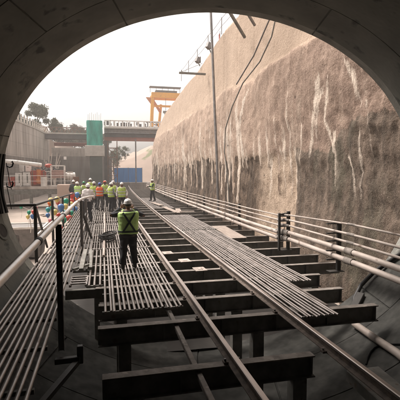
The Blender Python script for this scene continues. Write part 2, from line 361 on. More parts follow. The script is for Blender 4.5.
# ------------------------------------------------------------------ the big shotcrete wall on the right
def wall_mat():
    m = bpy.data.materials.new('shotcrete'); m.use_nodes = True
    nt = m.node_tree; N = nt.nodes; L = nt.links; b = N['Principled BSDF']; b.inputs['Roughness'].default_value = 0.92
    b.inputs['Specular IOR Level'].default_value = 0.25
    tc = N.new('ShaderNodeTexCoord'); sp = N.new('ShaderNodeSeparateXYZ'); L.new(tc.outputs['Object'], sp.inputs[0])
    WARP = {}
    def nzn(scale, sy=1.0, sz=1.0, detail=6, off=0, rough=.6):
        mp = N.new('ShaderNodeMapping'); mp.inputs['Scale'].default_value = (1, sy, sz); mp.inputs['Location'].default_value = (off, off * 1.7, off * .3)
        L.new(WARP['v'] if sz < .5 else tc.outputs['Object'], mp.inputs['Vector'])
        n = N.new('ShaderNodeTexNoise'); n.inputs['Scale'].default_value = scale; n.inputs['Detail'].default_value = detail; n.inputs['Roughness'].default_value = rough
        L.new(mp.outputs['Vector'], n.inputs['Vector']); return n.outputs['Fac']
    def math_(op, a, b_, c=None):
        n = N.new('ShaderNodeMath'); n.operation = op
        for i, v in enumerate((a, b_, c)):
            if v is None: continue
            if isinstance(v, (int, float)): n.inputs[i].default_value = v
            else: L.new(v, n.inputs[i])
        return n.outputs[0]
    def ramp(x, lo, hi, a=0.0, b_=1.0):
        n = N.new('ShaderNodeMapRange'); n.interpolation_type = 'SMOOTHSTEP'
        n.inputs['From Min'].default_value = lo; n.inputs['From Max'].default_value = hi; n.inputs['To Min'].default_value = a; n.inputs['To Max'].default_value = b_
        L.new(x, n.inputs['Value']); return n.outputs['Result']
    def mixc(f, a, b_):
        n = N.new('ShaderNodeMix'); n.data_type = 'RGBA'
        if isinstance(f, (int, float)): n.inputs['Factor'].default_value = f
        else: L.new(f, n.inputs['Factor'])
        for k, v in (('A', a), ('B', b_)):
            if isinstance(v, tuple): n.inputs[k].default_value = (*v, 1)
            else: L.new(v, n.inputs[k])
        return n.outputs['Result']
    y, z = sp.outputs['Y'], sp.outputs['Z']
    wn = N.new('ShaderNodeTexNoise'); wn.inputs['Scale'].default_value = .9; wn.inputs['Detail'].default_value = 4; L.new(tc.outputs['Object'], wn.inputs['Vector'])
    wv = N.new('ShaderNodeVectorMath'); wv.operation = 'MULTIPLY_ADD'; wv.inputs[1].default_value = (.0, .22, .3); L.new(wn.outputs['Color'], wv.inputs[0]); L.new(tc.outputs['Object'], wv.inputs[2])
    WARP['v'] = wv.outputs['Vector']
    at = N.new('ShaderNodeAttribute'); at.attribute_name = 'upper'
    up = at.outputs['Fac']
    fine = nzn(9, 1, .8, 8, 1); mid = nzn(1.3, 1, .8, 8, 3); big = nzn(.35, 1, 1, 5, 5); lumpy = nzn(2.6, 1, .9, 7, 71, .68)
    broad = nzn(.95, 1, .06, 6, 9, .55); narrow = nzn(2.3, 1, .05, 5, 15, .5); grain = nzn(7, 1, .07, 6, 23, .6)
    # lower rough face
    low = mixc(ramp(lumpy, .32, .70), (.075, .055, .041), (.24, .178, .132))
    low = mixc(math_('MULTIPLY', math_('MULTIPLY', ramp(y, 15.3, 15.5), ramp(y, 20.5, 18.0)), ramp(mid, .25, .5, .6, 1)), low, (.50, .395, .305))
    low = mixc(math_('MULTIPLY', ramp(narrow, .56, .68), .4), low, (.46, .37, .285))
    low = mixc(math_('MULTIPLY', math_('MULTIPLY', ramp(broad, .50, .40), ramp(y, 19, 21)), .75), low, (.05, .037, .028))
    nearer = ramp(y, 15.15, 15.45, 1, 0)  # lower face beside the tunnel: shade painted in as darker brown
    low_shaded = mixc(ramp(lumpy, .3, .7), (.10, .08, .064), (.225, .176, .140))
    low_shaded = mixc(math_('MULTIPLY', ramp(nzn(.9, 1, .35, 6, 31), .5, .66), .6), low_shaded, (.11, .108, .078))
    low_shaded = mixc(math_('MULTIPLY', ramp(broad, .54, .66), .55), low_shaded, (.27, .21, .165))
    low_shaded = mixc(math_('MULTIPLY', ramp(narrow, .50, .38), .55), low_shaded, (.07, .057, .045))
    low = mixc(nearer, low, low_shaded)
    # sprayed coat above
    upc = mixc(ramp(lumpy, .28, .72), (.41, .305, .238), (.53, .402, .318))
    shaded_coat = mixc(ramp(lumpy, .28, .75), (.21, .152, .122), (.355, .265, .212))  # darker coat towards the portal, carrying the shade there in its colour
    upc = mixc(math_('MULTIPLY', ramp(y, 24, 12), .88), upc, shaded_coat)
    upc = mixc(math_('MULTIPLY', ramp(big, .52, .7), .4), upc, (.24, .18, .14))
    upc = mixc(math_('MULTIPLY', ramp(narrow, .48, .38), .25), upc, (.16, .12, .092))
    edge = math_('ADD', up, math_('MULTIPLY', math_('SUBTRACT', broad, .5), .9))
    edge = math_('ADD', edge, math_('MULTIPLY', math_('SUBTRACT', narrow, .5), .8))
    edge = math_('ADD', edge, math_('MULTIPLY', math_('SUBTRACT', fine, .5), .3))
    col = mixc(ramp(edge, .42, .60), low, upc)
    # pale lime runs
    run = math_('MULTIPLY', ramp(nzn(.85, 1, .06, 7, 41, .6), .555, .645), math_('MULTIPLY', ramp(z, .2, 2.6), ramp(z, 6.9, 5.0)))
    run = math_('MULTIPLY', run, ramp(grain, .38, .6, .45, 1.0))
    col = mixc(math_('MULTIPLY', run, .35), col, (.58, .49, .40))
    al = N.new('ShaderNodeAttribute'); al.attribute_name = 'lime'
    col = mixc(ramp(math_('ADD', al.outputs['Fac'], math_('ADD', math_('MULTIPLY', math_('SUBTRACT', lumpy, .5), .9), math_('MULTIPLY', math_('SUBTRACT', grain, .5), 1.1))), .15, .75, 0, .9), col, (.70, .61, .52))
    # a paler skirt right along the lower edge of the coat, farther off
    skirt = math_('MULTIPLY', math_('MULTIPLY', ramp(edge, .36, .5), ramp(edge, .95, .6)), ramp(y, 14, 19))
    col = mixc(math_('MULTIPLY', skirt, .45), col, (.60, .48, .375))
    gk = N.new('ShaderNodeMix'); gk.data_type = 'RGBA'; gk.blend_type = 'MULTIPLY'; gk.inputs['Factor'].default_value = .55
    gg = N.new('ShaderNodeValToRGB'); gg.color_ramp.elements[0].position = .3; gg.color_ramp.elements[1].position = .62
    gg.color_ramp.elements[0].color = (.72, .69, .66, 1); gg.color_ramp.elements[1].color = (1.05, 1.05, 1.05, 1); L.new(grain, gg.inputs['Fac'])
    L.new(col, gk.inputs['A']); L.new(gg.outputs['Color'], gk.inputs['B']); col = gk.outputs['Result']
    streak = narrow
    # pits
    vo = N.new('ShaderNodeTexVoronoi'); vo.inputs['Scale'].default_value = 1.25; L.new(tc.outputs['Object'], vo.inputs['Vector'])
    col = mixc(math_('MULTIPLY', ramp(math_('ADD', vo.outputs['Distance'], math_('MULTIPLY', fine, .12)), .17, .10), ramp(z, 6.8, 6.2)), col, (.09, .065, .05))
    ac = N.new('ShaderNodeAttribute'); ac.attribute_name = 'cap'
    capc = mixc(ramp(mid, .3, .7), (.53, .41, .315), (.60, .47, .365))
    col = mixc(math_('MULTIPLY', ac.outputs['Fac'], .9), col, capc)
    grit = nzn(14, 1, 1, 9, 61, .7)
    dk = N.new('ShaderNodeMix'); dk.data_type = 'RGBA'; dk.blend_type = 'MULTIPLY'; L.new(math_('SUBTRACT', 1.0, math_('MAXIMUM', math_('MULTIPLY', ac.outputs['Fac'], .75), math_('MULTIPLY', math_('MULTIPLY', up, ramp(y, 14, 26)), .7))), dk.inputs['Factor'])
    gr = N.new('ShaderNodeValToRGB'); gr.color_ramp.elements[0].position = .36; gr.color_ramp.elements[1].position = .6
    gr.color_ramp.elements[0].color = (.74, .70, .67, 1); gr.color_ramp.elements[1].color = (1.16, 1.15, 1.14, 1); L.new(grit, gr.inputs['Fac'])
    L.new(col, dk.inputs['A']); L.new(gr.outputs['Color'], dk.inputs['B']); col = dk.outputs['Result']
    fl_ = math_('FLOOR', math_('DIVIDE', y, 2.6), None); wnz = N.new('ShaderNodeTexWhiteNoise'); wnz.noise_dimensions = '1D'; L.new(fl_, wnz.inputs['W'])
    bay = N.new('ShaderNodeMix'); bay.data_type = 'RGBA'; bay.blend_type = 'MULTIPLY'; L.new(math_('MULTIPLY', ac.outputs['Fac'], math_('MULTIPLY', ramp(y, 34, 28), ramp(wnz.outputs['Value'], .3, .9, 0, .5))), bay.inputs['Factor'])
    L.new(col, bay.inputs['A']); bay.inputs['B'].default_value = (.72, .70, .68, 1); col = bay.outputs['Result']
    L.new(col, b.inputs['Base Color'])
    h = math_('ADD', math_('MULTIPLY', fine, .5), math_('MULTIPLY', nzn(28, 1, 1, 6, 2), .35))
    h = math_('ADD', h, math_('MULTIPLY', lumpy, .9))
    h = math_('ADD', h, math_('MULTIPLY', run, .25))
    bp = N.new('ShaderNodeBump'); bp.inputs['Strength'].default_value = 1.0; bp.inputs['Distance'].default_value = .085
    L.new(h, bp.inputs['Height']); L.new(bp.outputs['Normal'], b.inputs['Normal'])
    return m
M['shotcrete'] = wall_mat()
M['capwall'] = mat('formed capping concrete', (0.60, 0.475, 0.37), (0.50, 0.39, 0.30), .5, .9, bump=.2, bscale=8, stretch=(1, 1, .3), spots=((.42, .33, .25), .9, .6), detail=9)
WX = 7.5; TOPZ = 11.3
rw = thing('retaining_wall', 'tall brown sprayed concrete wall with lime runs along the right side of the pit', 'wall')
ys = []; y = 6.2
while y < 67.0: ys.append(y); y += 0.065 + 0.0042 * max(0, y - 8)
NZ = 118
def ztop(y): return 11.5 - .9 * sstep(24, 36, y) - .7 * sstep(36, 52, y) - 1.3 * sstep(50, 60, y) - 5.5 * sstep(58, 67.5, y) ** 1.6
RUNS = [([(13.5, 5.95), (13.6, 5.3), (13.83, 4.7), (14.0, 4.0), (14.17, 3.0)], .20, 1.0), ([(13.25, 5.5), (13.6, 4.6), (13.75, 3.4)], .10, .8), ([(12.79, 5.7), (12.95, 5.0), (13.08, 4.32), (12.8, 3.7), (12.5, 3.1)], .13, .9),
        ([(11.95, 6.1), (11.6, 5.6), (11.3, 5.1), (11.0, 4.4)], .16, .75), ([(11.5, 5.7), (11.25, 5.0), (11.3, 4.6)], .18, .6), ([(12.5, 3.9), (12.45, 3.0), (12.46, 1.9)], .09, .9), ([(11.03, 3.8), (11.0, 2.8), (11.0, 1.6)], .09, .55),
        ([(11.64, 3.0), (11.4, 2.3), (11.26, 1.5)], .05, .7), ([(21.1, 6.9), (21.9, 5.8), (22.5, 4.9), (22.0, 3.8), (21.3, 2.6)], .34, .8), ([(23.7, 5.7), (24.0, 4.4), (24.4, 2.6)], .28, .8), ([(10.7, 4.6), (10.5, 3.8), (10.4, 3.0)], .07, .5),
        ([(15.6, 3.6), (15.62, 2.4), (15.5, 1.2)], .10, .9), ([(17.0, 3.6), (16.7, 2.2), (16.6, .8)], .10, .6), ([(18.0, 3.5), (18.2, 2.2), (18.3, .8)], .16, .8), ([(29.5, 6.5), (30.2, 5.0), (30.0, 3.2)], .26, .5), ([(35, 6.6), (35.6, 4.9), (35.2, 3.0)], .3, .5), ([(14.7, 4.4), (14.85, 3.4), (14.9, 2.3)], .07, .7)]
rnd = random.Random(21); FING = []; y = 16.0
while y < 62:
    FING.append((y, rnd.uniform(.10, .26) * (1 + y * .012), rnd.uniform(.5, 2.9) if rnd.random() < .7 else rnd.uniform(.1, .5), rnd.uniform(.35, 1.0))); y += rnd.uniform(.45, 1.25) * (1 + max(0, y - 22) * .012)
def edge_z(y): return 3.2 + .35 * nz3(y * .17, 3, 1) + .22 * nz3(y * .8, 7, 2) + .10 * nz3(y * 2.6, 7, 2) + 1.0 * sstep(13.4, 10.8, y) + .15 * sstep(20, 30, y)
def fingers(y, z):
    f = 0; l = 0; e = edge_z(y)
    for fy, fw, fl, fs in FING:
        if abs(y - fy) < fw * 3:
            t = (e + .5 - z) / (fl + .5)
            if t < 1:
                wz = fw * (1 - .55 * max(0, t)) * (1 + .3 * nz3(z * 2, fy, 0)); c_ = fy + .10 * nz3(z * .9, fy, 4)
                v = sstep(wz, wz * .55, abs(y - c_)) * sstep(1.0, .9, t)
                f = max(f, v); l = max(l, v * fs * sstep(-1.6, .3, t))
    return f, l
def lime_at(y, z):
    m = 0
    for pl, w_, st_ in RUNS:
        if pl[-1][1] - .3 < z < pl[0][1] + .3 and min(p[0] for p in pl) - 1 < y < max(p[0] for p in pl) + 1:
            for (y0, z0), (y1, z1) in zip(pl[:-1], pl[1:]):
                if z1 <= z <= z0:
                    c_ = y0 + (y1 - y0) * (z0 - z) / (z0 - z1) + .05 * nz3(z * 3, y0, 1)
                    tt = (pl[0][1] - z) / (pl[0][1] - pl[-1][1])
                    ww = w_ * (.75 + .5 * nz3(z * 2.2, y0, 3)) * sstep(0, .12, tt) * (1 - .6 * tt ** 2)
                    m = max(m, st_ * sstep(ww + .07, ww * .35, abs(y - c_)) * (1 - .4 * tt))
    return m
def upper_at(y, z):
    return max(0, min(1, .5 + (z - edge_z(y)) * 1.7))
def capedge(y): return 7.4 + .40 * fbm(y * .22, 4, 0) + .18 * fbm(y * 1.3, 9, 0)
b = MB(); P = []; UP = []; CP = []; LM = []
for y in ys:
    zt = ztop(y); ce = capedge(y)
    for i in range(NZ + 1):
        z = -2.2 + (zt + 2.2) * i / NZ
        u = upper_at(y, z); fg, fl_ = fingers(y, z); u = max(u, fg); lm = max(lime_at(y, z), fl_)
        cp = sstep(ce - .05, ce + .10, z)
        lump = .14 * fbm(y * .26, z * .30, 0) + .05 * fbm(y * .9, z * .8, 3) + (.03 + .07 * sstep(16, 11, y) * sstep(3.2, 4.6, z)) * fbm(y * 2.0, z * 1.8, 31) + .03 * fbm(y * 3.5, z * 2.6, 5) + .014 * fbm(y * 8, z * 7, 5)
        groove = .02 * (1 - u) * fbm(y * 1.6, z * .3, 8) + .05 * (1 - u) * fbm(y * 4, z * 2.2, 18)
        lip = .055 * sstep(.35, .8, u)
        belly = .17 * sstep(2.5, 5, z) * sstep(8.5, 6.0, z)
        toe = .25 * sstep(1.6, -1.2, z)
        run = max(0, nz3(y * .55 + .4 * nz3(y * .3, z * .5, 2), z * .07, 12) - .30) * .25
        rib = run * sstep(6.8, 5.5, z) * sstep(.2, .7, u)
        step = .15 * sstep(15.45, 15.2, y) * (1 - u)
        bay = 0.0
        if cp > .5 and y < 34:
            f_ = (y % 2.6); bay = .035 * (1 if f_ < .08 else 0) - .03 * nz3(int(y / 2.6) * 3.3, 1, 0)
        x = WX + .25 - (lump * .9 * (1 - .75 * cp) + (groove + lip + belly + toe + rib + step) * (1 - .0 * cp)) + (.20 * sstep(30, 14, y) + .04) * cp + bay
        x -= .75 * sstep(57, 66, y) * sstep(8, 0, z)
        x += 5.0 * sstep(62, 67.2, y) ** 2
        x -= .008 * lm; P.append((x, y, z)); UP.append(u); CP.append(cp); LM.append(lm)
    P.append((P[-1][0] + .5, y, zt + .12)); UP.append(1); CP.append(1); LM.append(0)
    P.append((P[-1][0] + 1.6, y, zt - .3)); UP.append(1); CP.append(1); LM.append(0)
nzs = NZ + 3
F = [(j * nzs + i, j * nzs + i + 1, (j + 1) * nzs + i + 1, (j + 1) * nzs + i) for j in range(len(ys) - 1) for i in range(nzs - 1)]
b.add(P, F)
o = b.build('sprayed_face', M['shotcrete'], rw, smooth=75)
at = o.data.attributes.new('upper', 'FLOAT', 'POINT'); at.data.foreach_set('value', UP)
at = o.data.attributes.new('lime', 'FLOAT', 'POINT'); at.data.foreach_set('value', LM)
at = o.data.attributes.new('cap', 'FLOAT', 'POINT'); at.data.foreach_set('value', CP)
b = MB(); b.box((WX + 6.5, 67.4, 1.2), (10.0, 1.0, 7.0)); b.build('return_wall', M['wallconc'], rw)

# rope and lamps along the coping, brackets and hose
def sag(a, c, n, d): 
    a = Vector(a); c = Vector(c)
    return [a.lerp(c, i / n) - Vector((0, 0, d * 4 * (i / n) * (1 - i / n))) for i in range(n + 1)]
rl = thing('coping_rail', 'thin guard rail with posts along the top edge of the brown wall', 'guard rail', (WX + .3, 16, TOPZ + .25))
pm = MB(); 
for k in range(8):
    p = MB(); p.tube([(0, k * 3.6, 0), (0, k * 3.6, 1.1)], .025, 6); p.build('post', M['greysteel'], rl)
pts = []
for k in range(7): pts += sag((0, k * 3.6, 1.05), (0, (k + 1) * 3.6, 1.05), 6, .06)[:-1]
q = MB(); q.tube(pts, .016, 5); q.tube([Vector(p) - Vector((0, 0, .5)) for p in pts], .014, 5); q.build('rope', M['greysteel'], rl)
for (y, z, lb) in ((29.2, 11.1, 'floodlight on the wall coping nearer to the slender hanging pole'), (32.7, 11.0, 'floodlight on the wall coping farther from the slender hanging pole')):
    f = thing('floodlight', lb, 'floodlight', (WX + .02, y, z + .4), R(35), 'floodlights on the coping')
    q = MB(); q.box((0, 0, 0), (.34, .26, .46), rot=Matrix.Rotation(R(25), 3, 'Y')); q.box((.2, 0, .05), (.1, .32, .5)); q.build('lamp_body', M['greysteel'], f, bevel=.03)
    q = MB(); q.bar((.1, 0, -.2), (.28, 0, -.42), .06, .06); q.build('bracket', M['dark_steel'], f)
fl = thing('warning_flag', 'small red flag tied to the rope above the brown wall', 'flag', (WX + .3, 27.2, TOPZ + .5))
q = MB(); q.add([(0, 0, 0), (0, .34, -.05), (.02, .32, -.42), (.0, .02, -.36), (.05, .17, -.2)], [(0, 1, 4), (1, 2, 4), (2, 3, 4), (3, 0, 4)]); q.build('cloth', M['red'], fl)
q = MB(); q.tube([(0, -.02, -.5), (0, -.02, .1)], .015, 5); q.build('stick', M['greysteel'], fl)
b = MB(); b.box((6.55, 30.2, 9.72), (2.0, .2, .12)); 
cb = thing('cantilever_bracket', 'dark steel bracket jutting out level from the top of the brown wall', 'bracket')
b.build('arm', M['dark_steel'], cb)
q = MB(); q.tube([(5.75, 30.2, 9.7), (5.75, 30.2, 9.95)], .02, 5); q.tube([(7.3, 30.2, 10.5), (5.7, 30.2, 9.78)], .015, 5); q.build('tie', M['dark_steel'], cb)
b = MB(); b.bar((7.6, 21.6, 9.72), (4.55, 19.0, 11.95), .12, .12)
tag(b.build('raking_strut', M['dark_steel']), 'longer dark strut leaning out of the wall top under the tunnel roof', 'strut')
b = MB(); b.bar((7.6, 20.1, 9.85), (5.2, 18.3, 11.6), .10, .10)
tag(b.build('raking_strut', M['greysteel']), 'shorter grey strut beside the longer one under the tunnel roof', 'strut')
b = MB(); b.tube([(7.0, 26.6, 12.9), (6.98, 26.0, 9.6), (6.93, 25.3, 6.2), (6.9, 24.6, 3.0), (6.9, 24.35, .6), (6.9, 24.3, FLOOR + .2)], .085, 10)
tag(b.build('hanging_pipe', M['greysteel'], smooth=50), 'slender grey pipe hanging down in front of the brown wall', 'pipe')
b = MB(); b.tube([(7.32, 16.7, 9.3), (7.2, 17.0, 8.3), (7.22, 18.4, 7.6), (7.05, 20.3, 7.0), (6.9, 21.6, 6.0), (6.82, 22.6, 4.9), (6.8, 22.7, 3.6), (6.85, 22.2, 2.2), (6.85, 21.9, .5), (6.8, 21.9, FLOOR + .2)], .032, 8)
tag(b.build('drain_hose', M['dark_steel'], smooth=50), 'dark thin hose winding down the face of the brown wall', 'hose')
b = MB(); b.tube([(7.4, 15.8, 11.4), (7.3, 16.6, 9.7), (7.1, 18.9, 8.0), (6.9, 20.9, 7.05)], .035, 8)
tag(b.build('drain_hose', M['greysteel'], smooth=50), 'grey hose slanting down the smooth capping of the brown wall', 'hose')

# ------------------------------------------------------------------ trestle: cross beams
def curve(y): return .0004 * max(0, y - 16) ** 2
def cross_beam(y, x0, x1, label, posts=()):
    t = thing('cross_beam', label, 'beam', ((x0 + x1) / 2, y, 0), 0, 'steel cross beams under the track')
    hw = (x1 - x0) / 2
    q = MB(); q.box((0, 0, -.061), (2 * hw, .15, .022), 0); q.build('top_flange', M['flange'], t, bevel=.004)
    q = MB(); q.box((0, 0, -.202), (2 * hw - .002, .02, .258)); q.build('web', M['dark_steel'], t)
    q = MB(); q.box((0, 0, -.341), (2 * hw, .16, .02)); q.build('bottom_flange', M['dark_steel'], t)
    n = max(2, int(hw * 2 / .9))
    q = MB()
    for k in range(n + 1):
        xx = -hw + .06 + (2 * hw - .12) * k / n
        for s in (-1, 1): q.box((xx, s * .0425, -.202), (.012, .063, .255))
    build_each(q, 'stiffener', M['dark_steel'], t)
    for px in posts:
        l = px - (x0 + x1) / 2
        q = MB(); q.box((l, 0, (-.353 + FLOOR + .1) / 2), (.2, .18, abs(FLOOR + .1 + .353))); q.build('post', M['dark_steel'], t)
    return t
BY = [2.3, 3.5, 5.0, 6.65, 7.8, 9.0, 10.1, 11.2, 12.4, 13.7, 15.0, 16.6]
while BY[-1] < 58: BY.append(BY[-1] + 1.65)
ordn = 'first second third fourth fifth sixth seventh eighth ninth tenth eleventh twelfth thirteenth fourteenth fifteenth sixteenth seventeenth eighteenth nineteenth twentieth'.split()
for i, y in enumerate(BY):
    if y < 6: x0, x1 = -.05, 2.78
    elif y < 8: x0, x1 = -.12, 5.0
    elif y < 9.5: x0, x1 = -.2, 5.15
    else: x0, x1 = -.45, 6.35
    if y < 6: lb = ('shortest', 'short', 'near short')[i % 3] + ' steel cross beam in the tunnel mouth between the two rails, ' + ('nearest the camera', 'second nearest the camera', 'third nearest the camera')[i % 3]
    elif y < 9.5: lb = {6.65: 'cross beam whose right end rests just past the near tip of the right walkway', 7.8: 'cross beam under the near end of the left tube walkway', 9.0: 'cross beam right at the edge of the tunnel lining'}[y]
    elif i - 6 < len(ordn): lb = 'long steel cross beam outside the tunnel, ' + ordn[i - 6] + ' beyond the lining edge'
    else: lb = 'small distant cross beam far down the track, ' + ordn[(i - 6 - len(ordn)) % 20] + ' of the far run'
    c = curve(y)
    cross_beam(y, x0 + c, x1 + c, lb, ((.35, 2.55) if y < 6 else (.3 + c, 2.6 + c) if y < 9.5 else (.3 + c, 2.6 + c, 5.6 + c) if y < 30 else ()))

# rails
def rail(x, y0, y1, label):
    prof = [(-.065, 0), (.065, 0), (.065, .012), (.012, .03), (.011, .095), (.034, .108), (.035, .138), (.026, .147), (-.026, .147), (-.035, .138), (-.034, .108), (-.011, .095), (-.012, .03), (-.065, .012)]
    b = MB(); rings = []
    yy = y0
    while yy <= y1 + .01:
        rings.append([Vector((x + curve(yy) + px + .004 * nz3(yy * .5, x, 0), yy, -.048 + pz)) for px, pz in prof]); yy += .8
    n = len(prof)
    b.loft(rings, 0)
    b.mi = [1 if (f_i < (len(rings) - 1) * n and f_i % n in (5, 6, 7, 8, 9)) else 0 for f_i in range(len(b.f))]
    t = thing('rail', label, 'rail', (0, 0, 0), 0, 'track rails')
    o = b.build('rail_bar', [M['railside'], M['railhead']], t)
    q = MB(); q3 = MB()
    for y in BY:
        if y0 < y < min(y1, 24):
            for s in (-1, 1):
                q.box((x + curve(y) + s * .088, y, -.034), (.06, .09, .03))
                if y < 14: q3.tube([(x + curve(y) + s * .093, y, -.02), (x + curve(y) + s * .093, y, .012)], .016, 6)
    build_each(q, 'rail_clip', M['railside'], t); build_each(q3, 'bolt', M['greysteel'], t)
    return t
rail(1.61, 1.2, 76, 'left rusty steel rail, beside the green vested worker')
rail(3.03, 1.2, 76, 'right rusty steel rail, beside the right tube walkway')
b = MB(); b.bar((1.15, 2.0, -.13), (1.15, 7.75, -.13), .07, .07); b.bar((1.15, 7.75, -.13), (1.15, 16.2, -.14), .07, .07)
tag(b.build('steel_runner', M['flange'], bevel=.006), 'narrow low steel runner left of the left rail, dipping under the tube walkway', 'steel bar')
b = MB(); b.box((3.42, 4.2, -.35), (.5, 1.2, .16), rot=Matrix.Rotation(R(4), 3, 'X')); b.box((3.42, 3.62, -.3), (.56, .05, .3))
tag(b.build('steel_channel', M['dark_steel'], bevel=.01), 'dark steel box below and right of the right rail in the tunnel', 'steel box')

# tube walkways
def walkway(label, x0, x1, y0, y1, z, r, gap, m='bar', jag=.05, bearer_step=1.1, cat='walkway', curved=True, over=.1):
    t = thing('tube_walkway', label, cat, ((x0 + x1) / 2, (y0 + y1) / 2, z), 0, 'walkways laid from steel tubes')
    cx, cy = (x0 + x1) / 2, (y0 + y1) / 2
    q = MB(); n = max(2, round((x1 - x0) / gap)); rnd = random.Random(int(x0 * 100 + y0 * 7))
    for k in range(n + 1):
        x = x0 + (x1 - x0) * k / n + rnd.uniform(-.010, .010); sk_r = rnd.uniform(-.016, .016); r_k = r * rnd.uniform(.88, 1.1); a = y0 + rnd.uniform(-jag, jag); e = y1 + rnd.uniform(-jag, jag)
        pts = []; seg = max(1, int((e - a) / 2))
        for s in range(seg + 1):
            yy = a + (e - a) * s / seg
            pts.append((x - cx + sk_r * (s / max(1, seg) - .5) + .006 * nz3(x * 7, yy * .35, 5) + (curve(yy) if curved else 0), yy - cy, -r + .007 * nz3(x * 9, yy * .4, 0)))
        q.tube(pts, r_k, 8)
    build_each(q, 'tube', M[m], t, smooth=50)
    q = MB(); yy = y0 + .12
    while yy < y1:
        c = curve(yy) if curved else 0
        q.box((c, yy - cy, -2 * r - .0285), (x1 - x0 + over, .05, .05)); yy += bearer_step
    build_each(q, 'bearer', M['dark_steel'], t)
    return t
walkway('left tube walkway panel nearest the camera, where the green vested worker stands', .0, 1.37, 7.28, 13.3, 0, .0235, .086)
walkway('middle panel of the left tube walkway, behind the green vested worker', -.06, 1.38, 13.42, 20.2, 0, .0235, .086)
walkway('far panel of the left tube walkway, under the white shirted man', -.76, 1.42, 20.32, 26, 0, .0225, .105)
walkway('farthest and widest panel of the left tube walkway, under the group of workers', -2.7, 1.44, 26.1, 37, 0, .0225, .13)
walkway('farthest panel of the right tube walkway, under the lone worker', 3.3, 4.72, 28.2, 40, -.045, .02, .11)
walkway('narrow strip of short tubes on the left flank of the near walkway panel', -.34, -.1, 9.08, 13.2, .002, .0225, .1)
walkway('inner panel of the right tube walkway, lying against the right rail', 3.27, 3.95, 6.22, 16.9, 0, .02, .086, jag=.03, bearer_step=1.3)
walkway('outer panel of the right tube walkway, stopping short with a stepped end', 4.06, 4.60, 8.4, 16.9, 0, .02, .086, jag=.03, bearer_step=1.3)
walkway('far panel of the right tube walkway, beyond the dark cross joint', 3.27, 4.72, 17.1, 23.2, 0, .02, .09, jag=.03, bearer_step=1.3)
walkway('second narrow strip of tubes, left of the pale conduit', -.40, -.14, 13.35, 20.2, -.01, .0225, .09, m='bar2')
walkway('dull strip of tubes in the gap between the two left walkways', -.74, -.44, 10.7, 20.2, -.03, .0225, .1, m='bar2')
b = MB(); b.box((4.0, 11.8, -.012), (.045, 10.2, .02)); tag(b.build('flat_bar', M['bar']), 'bright flat bar in the joint between the two right walkway panels', 'steel bar')
b = MB(); b.box((4.0, 17.0, -.01), (1.65, .07, .03)); tag(b.build('joint_bar', M['dark_steel']), 'dark cross bar at the joint of the right walkway', 'steel bar')
walkway('sloping left walkway inside the tunnel, passing under the grey handrail', -1.64, -.80, 2.2, 11.9, .2, .027, .088, m='bar2', jag=.04, curved=False)
walkway('left walkway outside the tunnel, beside the balloons', -1.60, -.80, 12.05, 25.5, .19, .025, .095, m='bar', jag=.04, curved=False)
# stepping frame between the two left walkways
sf = thing('step_frame', 'dark steel frame with short rungs bridging the two left walkways', 'frame', (-.45, 9.0, 0))
q = MB(); q.box((0, 0, -.16), (.74, .12, .2)); q.box((.28, -.05, -.9), (.11, .10, 1.28)); q.build('support', M['dark_steel'], sf, bevel=.008)
q = MB()
for k in range(4): q.bar((-.28, .18 + k * .2, .02), (.05, .18 + k * .2, .02), .05, .03)
q.bar((-.28, .1, -.01), (-.28, .9, -.01), .05, .05); q.bar((.05, .1, -.01), (.05, .9, -.01), .05, .05); q.build('rung', M['bar'], sf)
q = MB(); q.bar((-.3, 1.2, .1), (.1, 1.9, .06), .06, .05); q.bar((-.1, 1.1, .1), (-.1, 3.9, .06), .1, .08); q.bar((.12, 1.3, .08), (.05, 3.9, .06), .07, .07); q.build('brace', M['dark_steel'], sf)

# L-shaped bracket on the lining floor
bk = thing('floor_bracket', 'dark angle bracket standing on the lining at the foot of the near handrail post', 'bracket', (-.62, 6.9, -.75))
q = MB(); q.bar((-.2, 0, .1), (.2, .02, .1), .1, .09); q.box((.2, .05, .16), (.1, .1, .3)); q.build('angle', M['black_steel'], bk, bevel=.01)
q = MB(); q.bar((.15, 0, .05), (-.35, -1.3, -.02), .09, .08); q.build('brace', M['black_steel'], bk)

# grey handrail on the left walkway
hr = thing('handrail', 'scuffed light grey tube handrail on dark posts beside the left walkway', 'handrail')
q = MB(); q.tube([(-.75, 1.2, 1.66), (-.75, 3.2, 1.65), (-.75, 5.05, 1.638)], .041, 14); q.tube([(-.75, 5.07, 1.638), (-.75, 7.1, 1.63), (-.75, 8.1, 1.622)], .041, 14)
q.tube([(-.75, 8.12, 1.622), (-.75, 11.5, 1.60), (-.745, 14, 1.55), (-.73, 16, 1.47), (-.69, 17.2, 1.42), (-.6, 17.9, 1.41), (-.42, 18.3, 1.40)], .041, 14)
build_each(q, 'rail_tube', M['handrail'], hr, smooth=50)
q = MB()
for y, z in ((5.06, 1.638), (8.11, 1.622), (12.5, 1.58)): q.tube([(-.75, y - .07, z + .0005), (-.75, y + .07, z - .0005)], .047, 14)
build_each(q, 'coupling', M['black_steel'], hr, smooth=50)
for y, zt, zb in ((2.6, 1.6, -.4), (7.1, 1.585, -.56), (14.2, 1.5, -.5), (17.9, 1.36, -.5)):
    q = MB(); q.box((-.725, y, (zt + zb) / 2), (.095, .012, zt - zb)); q.box((-.683, y - .036, (zt + zb) / 2), (.011, .06, zt - zb - .01)); q.box((-.768, y - .036, (zt + zb) / 2), (.011, .06, zt - zb - .01)); q.build('post', M['greysteel'], hr, bevel=.006)
q = MB()
q.bar((-.72, 14.2, 1.2), (-.45, 15.6, .0), .07, .05); q.bar((-.72, 14.2, .75), (-.72, 17.9, .72), .05, .05); q.build('brace', M['black_steel'], hr)
